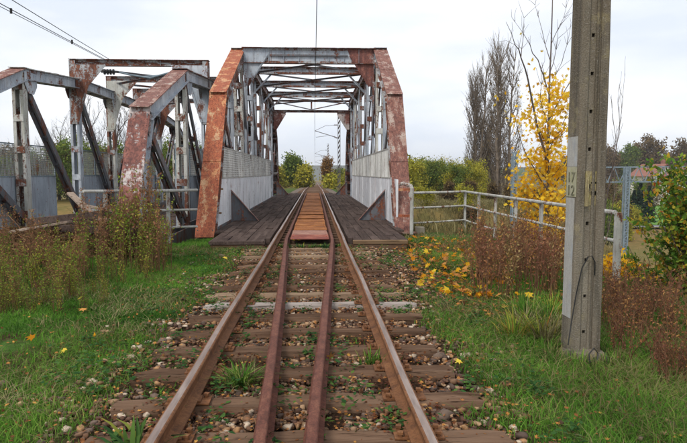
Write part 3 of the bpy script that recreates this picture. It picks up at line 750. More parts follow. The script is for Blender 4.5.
# long pale slabs lying by the sleepers
for px, py, Yd, ln, rz, lab in ((100, 440, 3.12, .5, .06, 'long pale flat stone slab lying at the left end of a near sleeper'), (470, 437, 3.15, .75, -.05, 'pinkish weathered board end lying right of the near rail')):
    p = P(px, py, Yd); mb = MB().box((0, 0, 0), (ln, .13, .06))
    o = mb.build('stone_slab' if px < 200 else 'board', M['sleeper_pale'] if px < 200 else M['plank_grey'], None, bevel=.012, label=lab); o['category'] = 'slab' if px < 200 else 'board'
    o.location = (p.x, p.y, gz(p.x, p.y) + .045); o.rotation_euler = (.04, .03, rz)

# ------------------------------------------------------------------ railings
def pipe_run(root, pts, r=.03, name='rail_bar', mat=None):
    mb = MB(); mb.tube(pts, r, 8); return mb.build(name, mat or M['railing'], root, smooth=False)
rl = thing('pipe_railing', 'pale steel pipe railing running from the bridge corner towards the concrete pole', 'railing', (4.63, 17.5, -.4))
XR0 = 4.63; c0 = (2.78, 16.4); base_z = -.3
posts = [(XR0, 17.5 * (1 - .0854 * k)) for k in range(0, 7)]
ht = lambda y: .87 - (17.5 - y) * .004
for x, y in [c0] + posts:
    mb = MB(); zb = gz(x, y) - .3; mb.box((x, y, (zb + ht(y)) / 2), (.068 if y > 9 else .10, .06, ht(y) - zb)); mb.box((x, y - .036, (zb + ht(y)) / 2), (.05, .006, ht(y) - zb - .05)); mb.build('rail_post', M['railing'], rl, bevel=.008)
for dz, r in ((0, .034), (-.42, .027), (-.85, .025)):
    for a, b in ((c0, posts[0]), (posts[0], posts[2]), (posts[2], posts[4]), (posts[4], posts[6])):
        if dz < -.8 and a != c0 and a != posts[0]: continue
        f = (0 if a == c0 else .045); ysg = f
        pipe_run(rl, [(a[0] - f, a[1] - .0 - (.05 if a == c0 else 0), ht(a[1]) + dz), ((a[0] + b[0]) / 2 - ysg, (a[1] + b[1]) / 2 - (.05 if a == c0 else 0), ht(a[1]) + dz - .006), (b[0] - f, b[1] - (.05 if a == c0 else 0), ht(b[1]) + dz)], r)
# short post and brackets at the bridge foot
s2 = thing('railing_stub', 'short pale railing post clamped to the red brown bridge end post', 'railing post', (2.62, 15.2, -.2))
mb = MB(); mb.tube([(2.68, 15.45, -.2), (2.68, 15.45, 1.02), (2.66, 15.5, 1.08), (2.5, 15.75, 1.14), (2.38, 15.8, 1.12)], .05, 8); mb.build('bent_pipe', M['railing'], s2)
for z in (.28, .98):
    mb = MB(); mb.box((2.56, 15.62, z), (.42, .05, .07)); mb.build('clamp', M['orange'], s2)
mb = MB(); mb.box((0, 0, 0), (.24, .22, .42)); cb = mb.build('concrete_block', M['concrete'], None, bevel=.015); cb.location = (2.98, 15.9, -.25); tag(cb, 'small grey concrete block behind the first railing post', 'block')

lr = thing('pipe_railing', 'pale pipe railing between the two bridges behind the brown weeds', 'railing', (-3.5, 12.4, -.3))
for pyl, pyr, rr_ in ((191.5, 190, .036), (211, 209.5, .03), (229, 226.5, .03)):
    a, b = P(83, pyl, 12.3), P(197, pyr, 15.0); pipe_run(lr, [a, (a + b) / 2 - Vector((0, 0, .012)), b], rr_)
for px in (104, 167):
    t = (px - 83) / 114; t = t * 12.3 / (15.0 - t * 2.7); a, b = P(83, 190.5, 12.3), P(197, 189.5, 15.0); c = a.lerp(b, t)
    mb = MB(); mb.box((c.x, c.y + .06, (c.z - .5) / 2), (.08, .06, c.z + .5)); mb.build('rail_post', M['railing'], lr, bevel=.006)
for z in (.98, .34):
    mb = MB(); yc = 15.9 + (z + .11) / 3.96 * 2; mb.box((XL - .02, yc - .06, z), (.62, .10, .05)); mb.box((XL - .31, yc + .2, z), (.03, .5, .05)); mb.build('strap', M['plank_tan'], b1, label='yellowish band around the orange end post')

# ------------------------------------------------------------------ concrete pole
pole = thing('concrete_pole', 'tall weathered concrete pole with holes, yellow stencils and a cable loop near its foot', 'pole', (2.645, 5.2, -.4))
PX, PY = 2.58, 5.12; H0, H1 = -.45, 9.2
def shaft(x0, x1, y0, y1, name='shaft_flange'):
    mb = MB(); nseg = 26; vs = []
    for i in range(nseg + 1):
        t = i / nseg; z = H0 + (H1 - H0) * t; tp_ = 1 - .22 * t; j = lambda: random.uniform(-.003, .003)
        cx = PX; cyy = PY + .12
        q = [(x0 + .012, y0), (x1 - .012, y0), (x1, y0 + .012), (x1, y1), (x0, y1), (x0, y0 + .012)]
        for (a, b) in q: vs.append((cx + (a) * tp_ + j(), cyy + (b) * tp_ + j(), z))
    fs = []
    for i in range(nseg):
        for k in range(6): fs.append((i * 6 + k, i * 6 + (k + 1) % 6, i * 6 + 6 + (k + 1) % 6, i * 6 + 6 + k))
    fs += [(5, 4, 3, 2, 1, 0), tuple(nseg * 6 + k for k in range(6))]
    return mb.add(vs, fs).build(name, M['concrete'], pole)
shaft(-.135, -.055, -.12, .12); shaft(.055, .135, -.12, .12)
# recessed web with real holes
wb = MB(); z = H0; y0 = PY + .12 - .085
holes = [-.02 + .33 * i for i in range(27)]
prev = H0
def webbox(za, zb_, xa, xb):
    zm = (za + zb_) / 2; tp_ = 1 - .22 * (zm - H0) / (H1 - H0)
    ta, tb = 1 - .22 * (za - H0) / (H1 - H0), 1 - .22 * (zb_ - H0) / (H1 - H0); vs = []
    for zz, tt in ((za, ta), (zb_, tb)):
        for a, b in ((xa, -.088), (xb, -.088), (xb, .088), (xa, .088)): vs.append((PX + a * tt, PY + .12 + b * tt, zz))
    wb.add(vs, [(0, 3, 2, 1), (4, 5, 6, 7), (0, 1, 5, 4), (1, 2, 6, 5), (2, 3, 7, 6), (3, 0, 4, 7)])
for h in holes:
    webbox(prev, h - .016, -.056, .056); webbox(h - .016, h + .016, -.056, -.030); webbox(h - .016, h + .016, .0, .056); prev = h + .016
webbox(prev, H1, -.056, .056); wb.build('shaft_web', M['concrete'], pole)
rb = MB()
rbv = []
for tt, z in ((1, H0), (.78, H1)):
    for a, b in ((.012, -.098), (.026, -.105), (.04, -.098), (.04, -.08), (.012, -.08)): rbv.append((PX + a * tt, PY + .12 + b * tt, z))
rb.add(rbv, [(i, (i + 1) % 5, 5 + (i + 1) % 5, 5 + i) for i in range(5)]); rb.build('web_rib', M['concrete'], pole)
hv = MB()
for h in holes: hv.box((PX - .014, PY + .16, h), (.03, .02, .034))
hv.build('hole_back', M['dark'], pole)  # black plugs added behind the openings, shade put in as colour
xl = PX - .135
def zpy(py, Yd): return P(565, py, Yd).z
def leftpatch(z0, z1, name, mat, dy0=.02, dy1=.228, lift=.003):
    mb = MB(); t0, t1 = [1 - .22 * (z - H0) / (H1 - H0) for z in (z0, z1)]
    vs = [(PX - .1355 * t0 - lift, PY + .12 + (dy0 - .12) * t0, z0), (PX - .1355 * t0 - lift, PY + .12 + (dy1 - .12) * t0, z0), (PX - .1355 * t1 - lift, PY + .12 + (dy1 - .12) * t1, z1), (PX - .1355 * t1 - lift, PY + .12 + (dy0 - .12) * t1, z1)]
    mb.prism(vs, (.004, 0, 0)); return mb.build(name, mat, pole)
zt_, zm_, zb_ = zpy(138, 5.4), zpy(167, 5.4), zpy(196, 5.4)
leftpatch(zm_ + .002, zt_, 'white_painted_strip', M['white_strip']); leftpatch(zb_, zm_, 'number_patch', M['pale_yellow'])
leftpatch(.1, zb_ - .01, 'worn_whitewash', M['white_strip'], .05, .228, .002)
def text(body, size, name, mat, parent, mw):
    cu = bpy.data.curves.new('t', 'FONT'); cu.body = body; cu.size = size; cu.extrude = .002; cu.align_x = 'CENTER'
    o = bpy.data.objects.new('t', cu); C.objects.link(o); dg = bpy.context.evaluated_depsgraph_get(); me = bpy.data.meshes.new_from_object(o.evaluated_get(dg))
    bpy.data.objects.remove(o); me.materials.clear(); me.materials.append(mat); me.transform(mw); q = link(name, me, parent); return q
Rl = Matrix(((0, 0, -1, 0), (-1, 0, 0, 0), (0, 1, 0, 0), (0, 0, 0, 1)))
for tx, zz in (('17', zm_ - .135), ('12', zm_ - .255)):
    mw = Matrix.Translation((PX - .1355 * (1 - .22 * (zz - H0) / (H1 - H0)) - .0065 - pole.location.x, PY + .125 - pole.location.y, zz - pole.location.z)) @ Rl @ Matrix.Diagonal((1.25, 1, 1, 1))
    text(tx, .13, 'painted_number', M['black_digit'], pole, mw)
# front yellow stencil patch inside the web groove
mb = MB(); z0, z1 = zpy(205, 5.35), zpy(171, 5.35); mb.box((PX - .045, PY + .012 - .014, (z0 + z1) / 2), (.035, .003, z1 - z0))
mb.box((PX + .006, PY + .12 - .0905 * .96, z0 + .07), (.10, .004, .13)); mb.box((PX + .006, PY + .12 - .0905 * .96, z1 - .06), (.10, .004, .11)); mb.box((PX + .03, PY + .12 - .0905 * .96, (z0 + z1) / 2), (.05, .004, .12))
yp = mb.build('stencil_patch', M['yellow_paint'], pole)
mb = MB(); pts = [P(568, 345, 5.0), P(571, 325, 5.05), P(576, 295, 5.09), P(582, 268, 5.1), P(588, 257, 5.1), P(592, 256, 5.1), P(595, 262, 5.1), P(594.5, 275, 5.12)]
mb.tube(pts, .0055, 6); mb.build('cable_loop', M['cable'], pole)
mb = MB(); mb.tube([P(590, 364, 4.85), P(589, 354, 4.88), P(594, 348, 4.9), P(598, 353, 4.9), P(597, 362, 4.86)], .006, 6); mb.build('cable_end', M['cable'], pole)
mb = MB(); nfo = 12
vs = [(PX + .02 + .30 * math.cos(2 * PI * i / nfo) * (1 + random.uniform(-.12, .12)), PY + .08 + .28 * math.sin(2 * PI * i / nfo), -.42) for i in range(nfo)] + [(PX + .01 + .19 * math.cos(2 * PI * i / nfo) * (1 + random.uniform(-.1, .1)), PY + .1 + .16 * math.sin(2 * PI * i / nfo), -.20 + random.uniform(-.02, .02)) for i in range(nfo)] + [(PX, PY + .1, -.15)]
mb.add(vs, [(i, (i + 1) % nfo, nfo + (i + 1) % nfo, nfo + i) for i in range(nfo)] + [(nfo + i, nfo + (i + 1) % nfo, 2 * nfo) for i in range(nfo)]); mb.build('footing', M['concrete'], pole)

# ------------------------------------------------------------------ overhead line
ct = thing('overhead_wire', 'thin contact wire and messenger hanging along the centre of the track', 'wire', (.2, 30, 5))
ptsc, ptsm = [], []
for i in range(80):
    y = -2 + i * 2.6; ptsc.append((.21 - .002 * y * (y < 40) - (y >= 40) * .08, y, 5.02 + zr(y)))
    s_ = ((y - 6) / 55) % 1; sag = 1.0 - 1.7 * s_ * (1 - s_) * 2
    ptsm.append((ptsc[-1][0] + .01, y, min(5.02 + .32 + .05 * abs(math.sin(y)), 5.02 + .45) + zr(y) + (.5 * max(0, math.sin((y - 44) / 50 * PI)) if y > 44 else 0)))
mb = MB(); mb.tube(ptsc, .009, 5); mb.build('contact_wire', M['cable'], ct)
mb = MB(); mb.tube(ptsm, .008, 5); mb.build('messenger_wire', M['cable'], ct)
for i in range(1, 26):
    y = 2 + i * 5.2; mb = MB(); j = int((y + 2) / 2.6); mb.tube([ptsc[j], ptsm[j]], .005, 4); mb.build('dropper', M['cable'], ct)
def mast(X_, Y_, hh, lab):
    zb = zr(Y_) - .4; r = thing('catenary_mast', lab, 'mast', (X_, Y_, zb), group='catenary masts beyond the bridge'); mb = MB()
    for s in (-1, 1): mb.box((X_ + s * .11, Y_, zb + hh / 2), (.05, .16, hh))
    for i in range(int(hh / .5)): mb.beam((X_ - .1, Y_, zb + i * .5), (X_ + .1, Y_, zb + i * .5 + .4), .12, .03, (0, 1, 0))
    mb.build('mast_column', M['mast'], r)
    z = zb + 7.0; tip = (.15, Y_, 5.9 + zr(Y_))
    mb = MB(); mb.tube([(X_, Y_, z - 1.45), tip], .035, 6); mb.build('cantilever_tube', M['mast'], r)
    mb = MB(); mb.tube([(X_, Y_, z - .1), (1.2, Y_, z - .2), tip], .02, 6); mb.build('top_tie', M['mast'], r)
    mb = MB(); mb.tube([(X_ - 1.2, Y_, z - 1.2), (.25, Y_, 5.25 + zr(Y_))], .02, 6); mb.build('registration_arm', M['mast'], r)
    for zz in (z - 1.45, z - .1):
        mb = MB()
        for q in range(5): mb.tube([(X_ - .2 - q * .07, Y_, zz + (.035 * q if zz < z - .5 else 0)), (X_ - .23 - q * .07, Y_, zz + (.035 * q if zz < z - .5 else 0))], .09, 8)
        mb.build('insulator', M['glass_ins'], r)
mast(2.62, 61, 8.4, 'nearest dark catenary mast seen through the bridge just inside its right side')
mast(2.62, 112, 8.2, 'second catenary mast beyond the bridge beside the conical rusty tree')
mast(2.62, 165, 8.2, 'farthest catenary mast over the distant rails')
# wires anchored on the neighbouring bridge
lw = thing('anchored_wire_pair', 'pair of overhead wires from the sky down to the grey bridge strut', 'wire', (-6.8, 14, 5))
e1 = P(112, 61, 21.25); a1 = P(12, 0, 14.0); e2 = P(106, 60, 21.25); a2 = P(0, 3.5, 14.0)
for a, e, r_ in ((a1, e1, .010), (a2, e2, .010)):
    d = a - e; f = e + d * 1.9; mb = MB(); mb.tube([f, a, (a + e) / 2 - Vector((0, 0, .01)), e], r_, 5); mb.build('wire', M['cable'], lw)
a3 = P(0, 6.5, 14.0); d = a3 - e2; mb = MB(); mb.tube([e2 + d * 1.9, a3, e2 + Vector((0, 0, -.03))], .008, 5); mb.build('wire', M['cable'], lw)
for px, py in ((11, 11), (72, 42)):
    p = P(px, py, 14.0 + 6.5 * px / 106); mb = MB(); mb.tube([p + Vector((0, 0, .06)), p - Vector((0, 0, .06))], .03, 6); mb.build('wire_clamp', M['cable'], lw)
ins = thing('line_insulator', 'dark insulator with dangling cables under the grey bridge strut', 'insulator', tuple(P(110, 72, 21.0)))
p = P(110, 72, 21.0); mb = MB()
for q in range(4): mb.tube([p + Vector((-.2 + q * .1, 0, .0)), p + Vector((-.16 + q * .1, 0, 0))], .10, 8)
mb.tube([p + Vector((-.3, 0, 0)), p + Vector((.3, 0, 0))], .03, 6); mb.build('insulator_discs', M['cable'], ins)
mb = MB(); mb.tube([p + Vector((.3, 0, 0)), P(130, 75, 21.0), P(150, 78, 21.1), P(172, 72, 21.2), P(180, 68, 21.2)], .03, 6); mb.tube([p + Vector((0, 0, .05)), P(140, 77, 21.1), P(165, 75, 21.2)], .025, 6); mb.build('dangling_cable', M['galv'], ins)

# ------------------------------------------------------------------ distance: gantry, houses, field, path
g = thing('lattice_gantry', 'pale blue grey lattice gantry crossing the lower ground beyond the concrete pole', 'gantry', tuple(P(625, 240, 40)))
def latt(a, b, dep, wdt, n, name):
    a, b = Vector(a), Vector(b); mb = MB(); dn = Vector((0, 0, -dep)) if abs((b - a).normalized().z) < .5 else Vector((dep, 0, 0))
    dn2 = Vector((0, wdt, 0))
    for o in (Vector(), dn):
        for q in (Vector(), dn2): mb.beam(a + o + q, b + o + q, .09, .09, (0, 1, 0))
    o = mb.build(name, M['galv'], g); dg_ = MB()
    for i in range(n):
        p0, p1 = a + (b - a) * (i / n), a + (b - a) * ((i + 1) / n)
        for q in (Vector(),):
            s0, s1 = (p0, (p0 + p1) / 2 + dn), ((p0 + p1) / 2 + dn, p1)
            for u, v in (s0, s1): MB().beam(u + q, v + q, .05, .05, (0, 1, 0)).build('lacing_bar', M['galv'], o)
pa, pb = P(512, 168, 40), P(700, 166.5, 41)
latt(pa, pb, 1.05, .7, 15, 'gantry_beam')
for px in (513.5, 625):
    a = P(px - 2, 255 if px > 600 else 245, 40.0); b = Vector((a.x, a.y, P(px, 152 if px < 600 else 167, 40).z)); latt(a, b, .26, .3, 16, 'gantry_leg')
def house(px0, px1, pyr, pye, pyb, Yd, lab, rot=0):
    a, b = P(px0, pyb, Yd), P(px1, pyb, Yd); W_ = b.x - a.x; zb = a.z - 1; ze, zr_ = P(px0, pye, Yd).z, P(px0, pyr, Yd).z; D = 9; cx = (a.x + b.x) / 2
    h = thing('house', lab, 'house', (cx, Yd + D / 2, zb)); wall = MB()
    wall.prism([(a.x, Yd, zb), (b.x, Yd, zb), (b.x, Yd, ze), (cx, Yd, zr_), (a.x, Yd, ze)], (0, D, 0)); wall.build('wall', M['house_wall'], h)
    rf = MB()
    for s in (-1, 1):
        e = Vector((cx + s * (W_ / 2 + .5), Yd - .5, ze - .5 * (zr_ - ze) / (W_ / 2))); t = Vector((cx, Yd - .5, zr_)); n_ = Vector((0, 0, .18))
        rf.prism([e + n_ * .1, t + n_ * .1, t + n_, e + n_], (0, D + 1, 0))
    r_ = rf.build('roof', M['house_roof'], h)
    ch = MB().box((cx + 1.2, Yd + 3, zr_ + .3), (.7, .6, 1.8)); ch.build('chimney', M['house_roof'], r_)
    for fx in (-.22, .22):
        for fz in (.35, .72):
            zz = zb + 1 + (ze - zb - 1) * fz; wn = MB()
            for q in ((-.55, 0, .08, 1.3), (.55, 0, .08, 1.3), (0, -.62, 1.1, .08), (0, .62, 1.1, .08), (0, 0, .05, 1.2)): wn.box((cx + fx * W_ + q[0], Yd - .03, zz + q[1]), (q[2], .1, q[3]))
            w_ = wn.build('window', M['house_wall'], h); MB().box((cx + fx * W_, Yd - .01, zz), (1.05, .06, 1.15)).build('pane', M['pane'], w_)
house(652, 676, 164.5, 175, 200, 125, 'whitish house with red clay roof partly behind the leafy bush')
house(680, 704, 167, 176, 200, 118, 'second red roofed house at the frame edge behind the bush')
fx = MB()
def patch(name, pts, mat, n=14):
    """ground-hugging sheet between two edge lists"""
    vs = []; fs = []
    A, B = pts
    for i in range(n + 1):
        t = i / n
        for j in range(7):
            u = j / 6; x = (A[0][0] * (1 - t) + A[1][0] * t) * (1 - u) + (B[0][0] * (1 - t) + B[1][0] * t) * u; y = (A[0][1] * (1 - t) + A[1][1] * t) * (1 - u) + (B[0][1] * (1 - t) + B[1][1] * t) * u
            vs.append((x, y, gz(x, y) + .35))
    for i in range(n):
        for j in range(6): fs.append((i * 7 + j, (i + 1) * 7 + j, (i + 1) * 7 + j + 1, i * 7 + j + 1))
    return tag(MB().add(vs, fs).build(name, mat, smooth=True), kind='structure')
patch('meadow', (((46, 80), (120, 74)), ((60, 128), (150, 120))), M['field'])
patch('path', (((28, 76), (110, 66)), ((28, 80), (112, 70))), M['asphalt'])

# ------------------------------------------------------------------ vegetation
def rvec(r, s=1): return Vector((r.gauss(0, s), r.gauss(0, s), r.gauss(0, s)))
def tree_skeleton(r, height, levels, up=.5, spread=.6, ratio=.62, nb=4, start=.25, trunk_r=None, wob_=.08, bias=(0, 0)):
    """list of (points, radii, level)"""
    out_ = []; trunk_r = trunk_r or height * .018
    def grow(p, d, ln, rad, lv):
        n_ = 5 if lv == 0 else 4; pts = [p.copy()]; rd = [rad]; q = p.copy(); dd = d.copy()
        for i in range(n_):
            dd = (dd + rvec(r, wob_) + Vector((0, 0, up * .16 * (lv > 0)))).normalized(); q = q + dd * (ln / n_); pts.append(q.copy()); rd.append(rad * (1 - .8 * (i + 1) / n_) + .0015)
        out_.append((pts, rd, lv))
        if lv >= levels: return
        k_ = nb[lv] if hasattr(nb, '__len__') else nb
        for j in range(k_):
            t = start + (1 - start) * (j + r.random()) / k_ if lv == 0 else .2 + .8 * (j + r.random()) / k_
            t = min(t, .98); i = int(t * n_); f = t * n_ - i; b = pts[i].lerp(pts[i + 1], f); az = r.uniform(0, 2 * PI)
            side = Vector((math.cos(az) + bias[0], math.sin(az) + bias[1], 0)); nd = (dd * .35 + side * spread + Vector((0, 0, up)) * .9).normalized() if lv == 0 else (dd * .7 + rvec(r, spread * .7) + Vector((0, 0, up * .3))).normalized()
            grow(b, nd, ln * ratio * (1 - .45 * t if lv == 0 else .9) * r.uniform(.75, 1.15), rd[i] * .55 + .001, lv + 1)
    grow(Vector((0, 0, 0)), Vector((0, 0, 1)), height, trunk_r, 0); return out_

def leaf_quads(centers, size, r_, jitter=.3, flat=False, n_=None, shape='quad'):
    """random oriented leaf quads around centers -> V,F,tint"""
    c = np.asarray(centers, float); n = len(c)
    c = c + r_.normal(0, jitter, (n, 3)); a = r_.normal(0, 1, (n, 3)); a /= np.linalg.norm(a, axis=1)[:, None]
    b = r_.normal(0, 1, (n, 3)); b -= (b * a).sum(1)[:, None] * a; b /= np.linalg.norm(b, axis=1)[:, None]
    if flat: a[:, 2] *= .3; b[:, 2] *= .3
    s = (size * r_.uniform(.6, 1.3, n))[:, None]
    V = np.stack([c - a * s, c + b * s * .55, c + a * s, c - b * s * .55], 1); V[:, 1] += np.cross(a, b) * s * .2; V[:, 3] += np.cross(a, b) * s * .2
    Fq = np.arange(4 * n).reshape(n, 4); t = np.repeat(r_.uniform(0, 1, n), 4); return V.reshape(-1, 3), Fq, t

def maple_shape():
    pts = []
    for i, (r_, a) in enumerate([(1, 90), (.42, 68), (.88, 42), (.4, 22), (.75, -8), (.3, -40), (.32, -90), (.3, -140), (.75, 188), (.4, 158), (.88, 138), (.42, 112)]):
        pts.append((r_ * math.cos(math.radians(a)), r_ * math.sin(math.radians(a))))
    return np.array(pts)
MS = maple_shape()
def maple_leaves(centers, size, r_, jitter=.1, down=False, tint=None):
    c = np.asarray(centers, float); n = len(c); c = c + r_.normal(0, jitter, (n, 3)) * (np.array([1, 1, 0]) if down else 1)
    a = r_.normal(0, 1, (n, 3)); 
    if down: a[:, 2] = r_.normal(0, .15, n)
    a /= np.linalg.norm(a, axis=1)[:, None]; b = r_.normal(0, 1, (n, 3))
    if down: b[:, 2] = r_.normal(0, .2, n)
    b -= (b * a).sum(1)[:, None] * a; b /= np.linalg.norm(b, axis=1)[:, None]; nn = np.cross(a, b)
    s = (size * r_.uniform(.65, 1.25, n))[:, None, None]; rim = (MS ** 2).sum(1) ** .5
    V = c[:, None] + (a[:, None] * MS[None, :, :1] + b[:, None] * MS[None, :, 1:] + nn[:, None] * (rim[None, :, None] ** 2 * r_.uniform(-.15, .35, (n, 1, 1)))) * s
    V = np.concatenate([V, c[:, None]], 1)
    tri = np.array([(i, (i + 1) % 12, 12) for i in range(12)]); Fq = (tri[None] + 13 * np.arange(n)[:, None, None]).reshape(-1, 3)
    t = np.repeat(r_.uniform(0, 1, n) if tint is None else tint, 13); return V.reshape(-1, 3), Fq, t

def wood_mesh(skel, mat, name='trunk', sides=(7, 5, 3, 3, 3)):
    mb = MB()
    for pts, rd, lv in skel: mb.tube(pts, rd, sides[min(lv, 4)], cap=False)
    return mb.mesh(name, mat, True)

def make_tree(seed, height, levels, leafmat_, leaf, n_per, jitter, label, cat='tree', name='tree', group=None, bark='bark_far', scale_base=0, leafmin=1, **kw):
    r = random.Random(seed); rg = np.random.default_rng(seed); sk = tree_skeleton(r, height, levels, **kw)
    root = thing(name, label, cat, group=group); link('trunk', wood_mesh(sk, M[bark]), root)
    if leafmat_:
        cs = []
        for pts, rd, lv in sk:
            if lv < max(1, levels - leafmin): continue
            for _ in range(n_per): i = r.randrange(1, len(pts)); cs.append(pts[i].lerp(pts[i - 1], r.random()))
        V, Fq, t = leaf_quads(cs, leaf, rg, jitter); tt = .55 * t + .45 * np.clip(fbm(V[:, 0] + V[:, 2] * .7, V[:, 1] + V[:, 2], .5 / max(.3, height / 12), seed) * 1.6 - .3, 0, 1)
        link('crown', np_mesh('crown', V, [Fq], M[leafmat_], tt), root)
    return root
def place(root, x, y, s=1, rz=None, z=None, label=None, first=[set()]):
    if root.name in first[0]: o = dup(root)
    else: o = root; first[0].add(root.name)
    o.location = (x, y, (gz(x, y) - .1) if z is None else z); o.rotation_euler = (0, 0, random.uniform(0, 6.28) if rz is None else rz); o.scale = (s, s, s)
    if label: o['label'] = label
    return o
def at(px, Yd): return P(px, 200, Yd).x

# columnar poplars: many upswept bare twigs
def poplar(seed, H, lab):
    r = random.Random(seed); sk = []; mb = []
    stems = [((r.gauss(0, .25), r.gauss(0, .25)), H * r.uniform(.8, 1)) for _ in range(4)]
    for (sx_, sy), h in stems:
        pts = [Vector((sx_ * (1 + 1.8 * t) + r.gauss(0, .06), sy * (1 + 1.8 * t) + r.gauss(0, .06), h * t)) for t in [i / 9 for i in range(10)]]
        sk.append((pts, [.24 * (1 - t) + .015 for t in [i / 9 for i in range(10)]], 0))
        for _ in range(75):
            t = r.uniform(.08, .97); b = pts[int(t * 9)].lerp(pts[min(9, int(t * 9) + 1)], t * 9 % 1); az = r.uniform(0, 6.28); L_ = r.uniform(1.8, 4.2) * (1.1 - .6 * t)
            d = Vector((math.cos(az) * .34, math.sin(az) * .34, 1)).normalized(); p2 = b + d * L_ * .5 + Vector((math.cos(az), math.sin(az), 0)) * .25; p3 = p2 + (d + Vector((0, 0, .5))).normalized() * L_ * .5
            sk.append(([b, p2, p3], [.045, .028, .012], 2))
            for _ in range(9):
                q = b.lerp(p2, r.random()) if r.random() < .4 else p2.lerp(p3, r.random()); dd = (d + rvec(r, .28) + Vector((0, 0, .4))).normalized(); q2 = q + dd * r.uniform(.5, 1.5); sk.append(([q, q2], [.016, .008], 3))
    root = thing('poplar_tree', lab, 'poplar', group=None); link('trunk', wood_mesh(sk, M['twig']), root)
    cs = [p[0].lerp(p[-1], r.random()) for p, _, lv in sk if lv == 3 and r.random() < .55 and p[0].z < H * .75 for _ in range(2)]
    V, Fq, t = leaf_quads(cs, .09, np.random.default_rng(seed), .15); link('crown', np_mesh('crown', V, [Fq], M['fol_brown'], t), root); return root
a = poplar(3, 24.5, 'taller bare columnar poplar nearer the concrete pole'); a.location = (at(500, 70), 70, -6.6); a.scale = (1.15, 1.15, 1.07)
a = poplar(4, 21.5, 'slimmer bare columnar poplar beside the taller one'); a.location = (at(474, 72), 72, -6.6); a.scale = (1, 1, 1.05)
a = poplar(8, 17, 'short thin poplar between the two columnar poplars'); a.location = (at(486, 74), 74, -6.6); a.scale = (.9, .9, 1)

# yellow maple behind the railing
def maple():
    r = random.Random(12); rg = np.random.default_rng(12); Yd = 13.6
    root = thing('maple_tree', 'young yellow maple with bare upper shoots growing behind the pipe railing', 'tree', (at(548, Yd), Yd, -2.2)); o = root.location
    sk = []; J = lambda px, py, dy=0: P(px, py, Yd + dy) - o
    def limb(pp, r0, r1, lv, dy=0):
        pts = [J(x, y, dy * i) for i, (x, y) in enumerate(pp)]; n_ = len(pts); pts2 = []
        for i in range(n_ - 1): pts2 += [pts[i], pts[i].lerp(pts[i + 1], .5) + rvec(r, .015)]
        pts2.append(pts[-1]); sk.append((pts2, [r0 + (r1 - r0) * i / (len(pts2) - 1) for i in range(len(pts2))], lv)); return pts2
    limb([(547, 285), (547, 240), (548, 180), (549, 110), (551, 50), (553, -25)], .05, .008, 0)
    mains = [([(548, 170), (538, 130), (528, 80), (521, 58), (515, 45), (506, 22)], .03, .004), ([(521, 58), (523, 40), (524, 18)], .01, .003), ([(549, 95), (538, 60), (530, 45), (515, 22)], .016, .003),
             ([(549, 120), (562, 96), (572, 80), (585, 50)], .018, .004), ([(550, 60), (542, 30), (535, 5)], .010, .003), ([(551, 45), (560, 25), (566, 8)], .009, .003), ([(549, 130), (540, 100), (541, 70)], .012, .003),
             ([(548, 190), (535, 170), (524, 150), (515, 118)], .02, .004), ([(548, 200), (560, 175), (575, 150), (590, 130)], .02, .004), ([(548, 215), (532, 205), (522, 190)], .015, .004), ([(549, 75), (556, 50), (558, 30)], .01, .003),
             ([(549, 150), (560, 130), (568, 112)], .014, .004), ([(551, 85), (562, 62), (567, 45), (570, 30)], .01, .003), ([(547, 225), (562, 215), (572, 200)], .015, .004), ([(519, 88), (512, 75), (506, 60)], .007, .003)]
    allp = []
    for k_, (pp, a_, b_) in enumerate(mains):
        pts = limb(pp, a_, b_, 1, r.uniform(-.25, .25)); allp += pts
        for _ in range(7):
            i = r.randrange(1, len(pts)); b = pts[i]; d = ((pts[i] - pts[i - 1]).normalized() + rvec(r, .45) + Vector((0, 0, .3))).normalized(); e = b + d * r.uniform(.15, .5); sk.append(([b, (b + e) / 2 + rvec(r, .02), e], [.006, .004, .0025], 3)); allp.append(e)
    # extra shoots in depth
    for _ in range(26):
        t = r.uniform(.15, .62); b = sk[0][0][int(t * 10)]; az = r.uniform(0, 6.28); d = Vector((math.cos(az) * .7, math.sin(az) * 1.2, .7)).normalized(); e = b + d * r.uniform(.4, 1.0); sk.append(([b, (b + e) / 2 + Vector((0, 0, -.03)), e], [.012, .008, .003], 2)); allp += [e, (b + e) / 2]
    link('trunk', wood_mesh(sk, M['bark']), root)
    pr_ = []
    for _ in range(4200):
        q = r.choice(allp); z = q.z + o.z; f = (z - .1) / 3.6
        if r.random() < max(0, 1.0 - f * .92) ** 1.25: pr_.append(q)
    for _ in range(150):
        z = r.uniform(-.8, 3.5); w_ = .32 * (1 - abs(z - 1.0) / 3.6); c_ = Vector((r.gauss(0, w_), r.gauss(.1, .5), z - o.z))
        for _ in range(r.randrange(5, 22)): pr_.append(c_ + rvec(r, .05) + Vector((0, 0, -.05 * r.random())))
    for px, py in ((514, 23), (518, 86), (530, 60)): pr_.append(J(px, py))
    V, Fq, t = maple_leaves(pr_, .075, rg, .13)
    link('crown', np_mesh('crown', V, [Fq], M['maple'], np.clip(.25 + .75 * t, 0, 1)), root)
maple()
sh = make_tree(31, 5.0, 2, None, .05, 1, .1, 'thin bare sapling shoots poking out behind the concrete pole', 'sapling', 'bare_sapling', bark='bark', up=1.3, spread=.25, nb=(9, 3), trunk_r=.02, ratio=.42, start=.35)
sh.location = (at(598, 13), 13, -2.2)

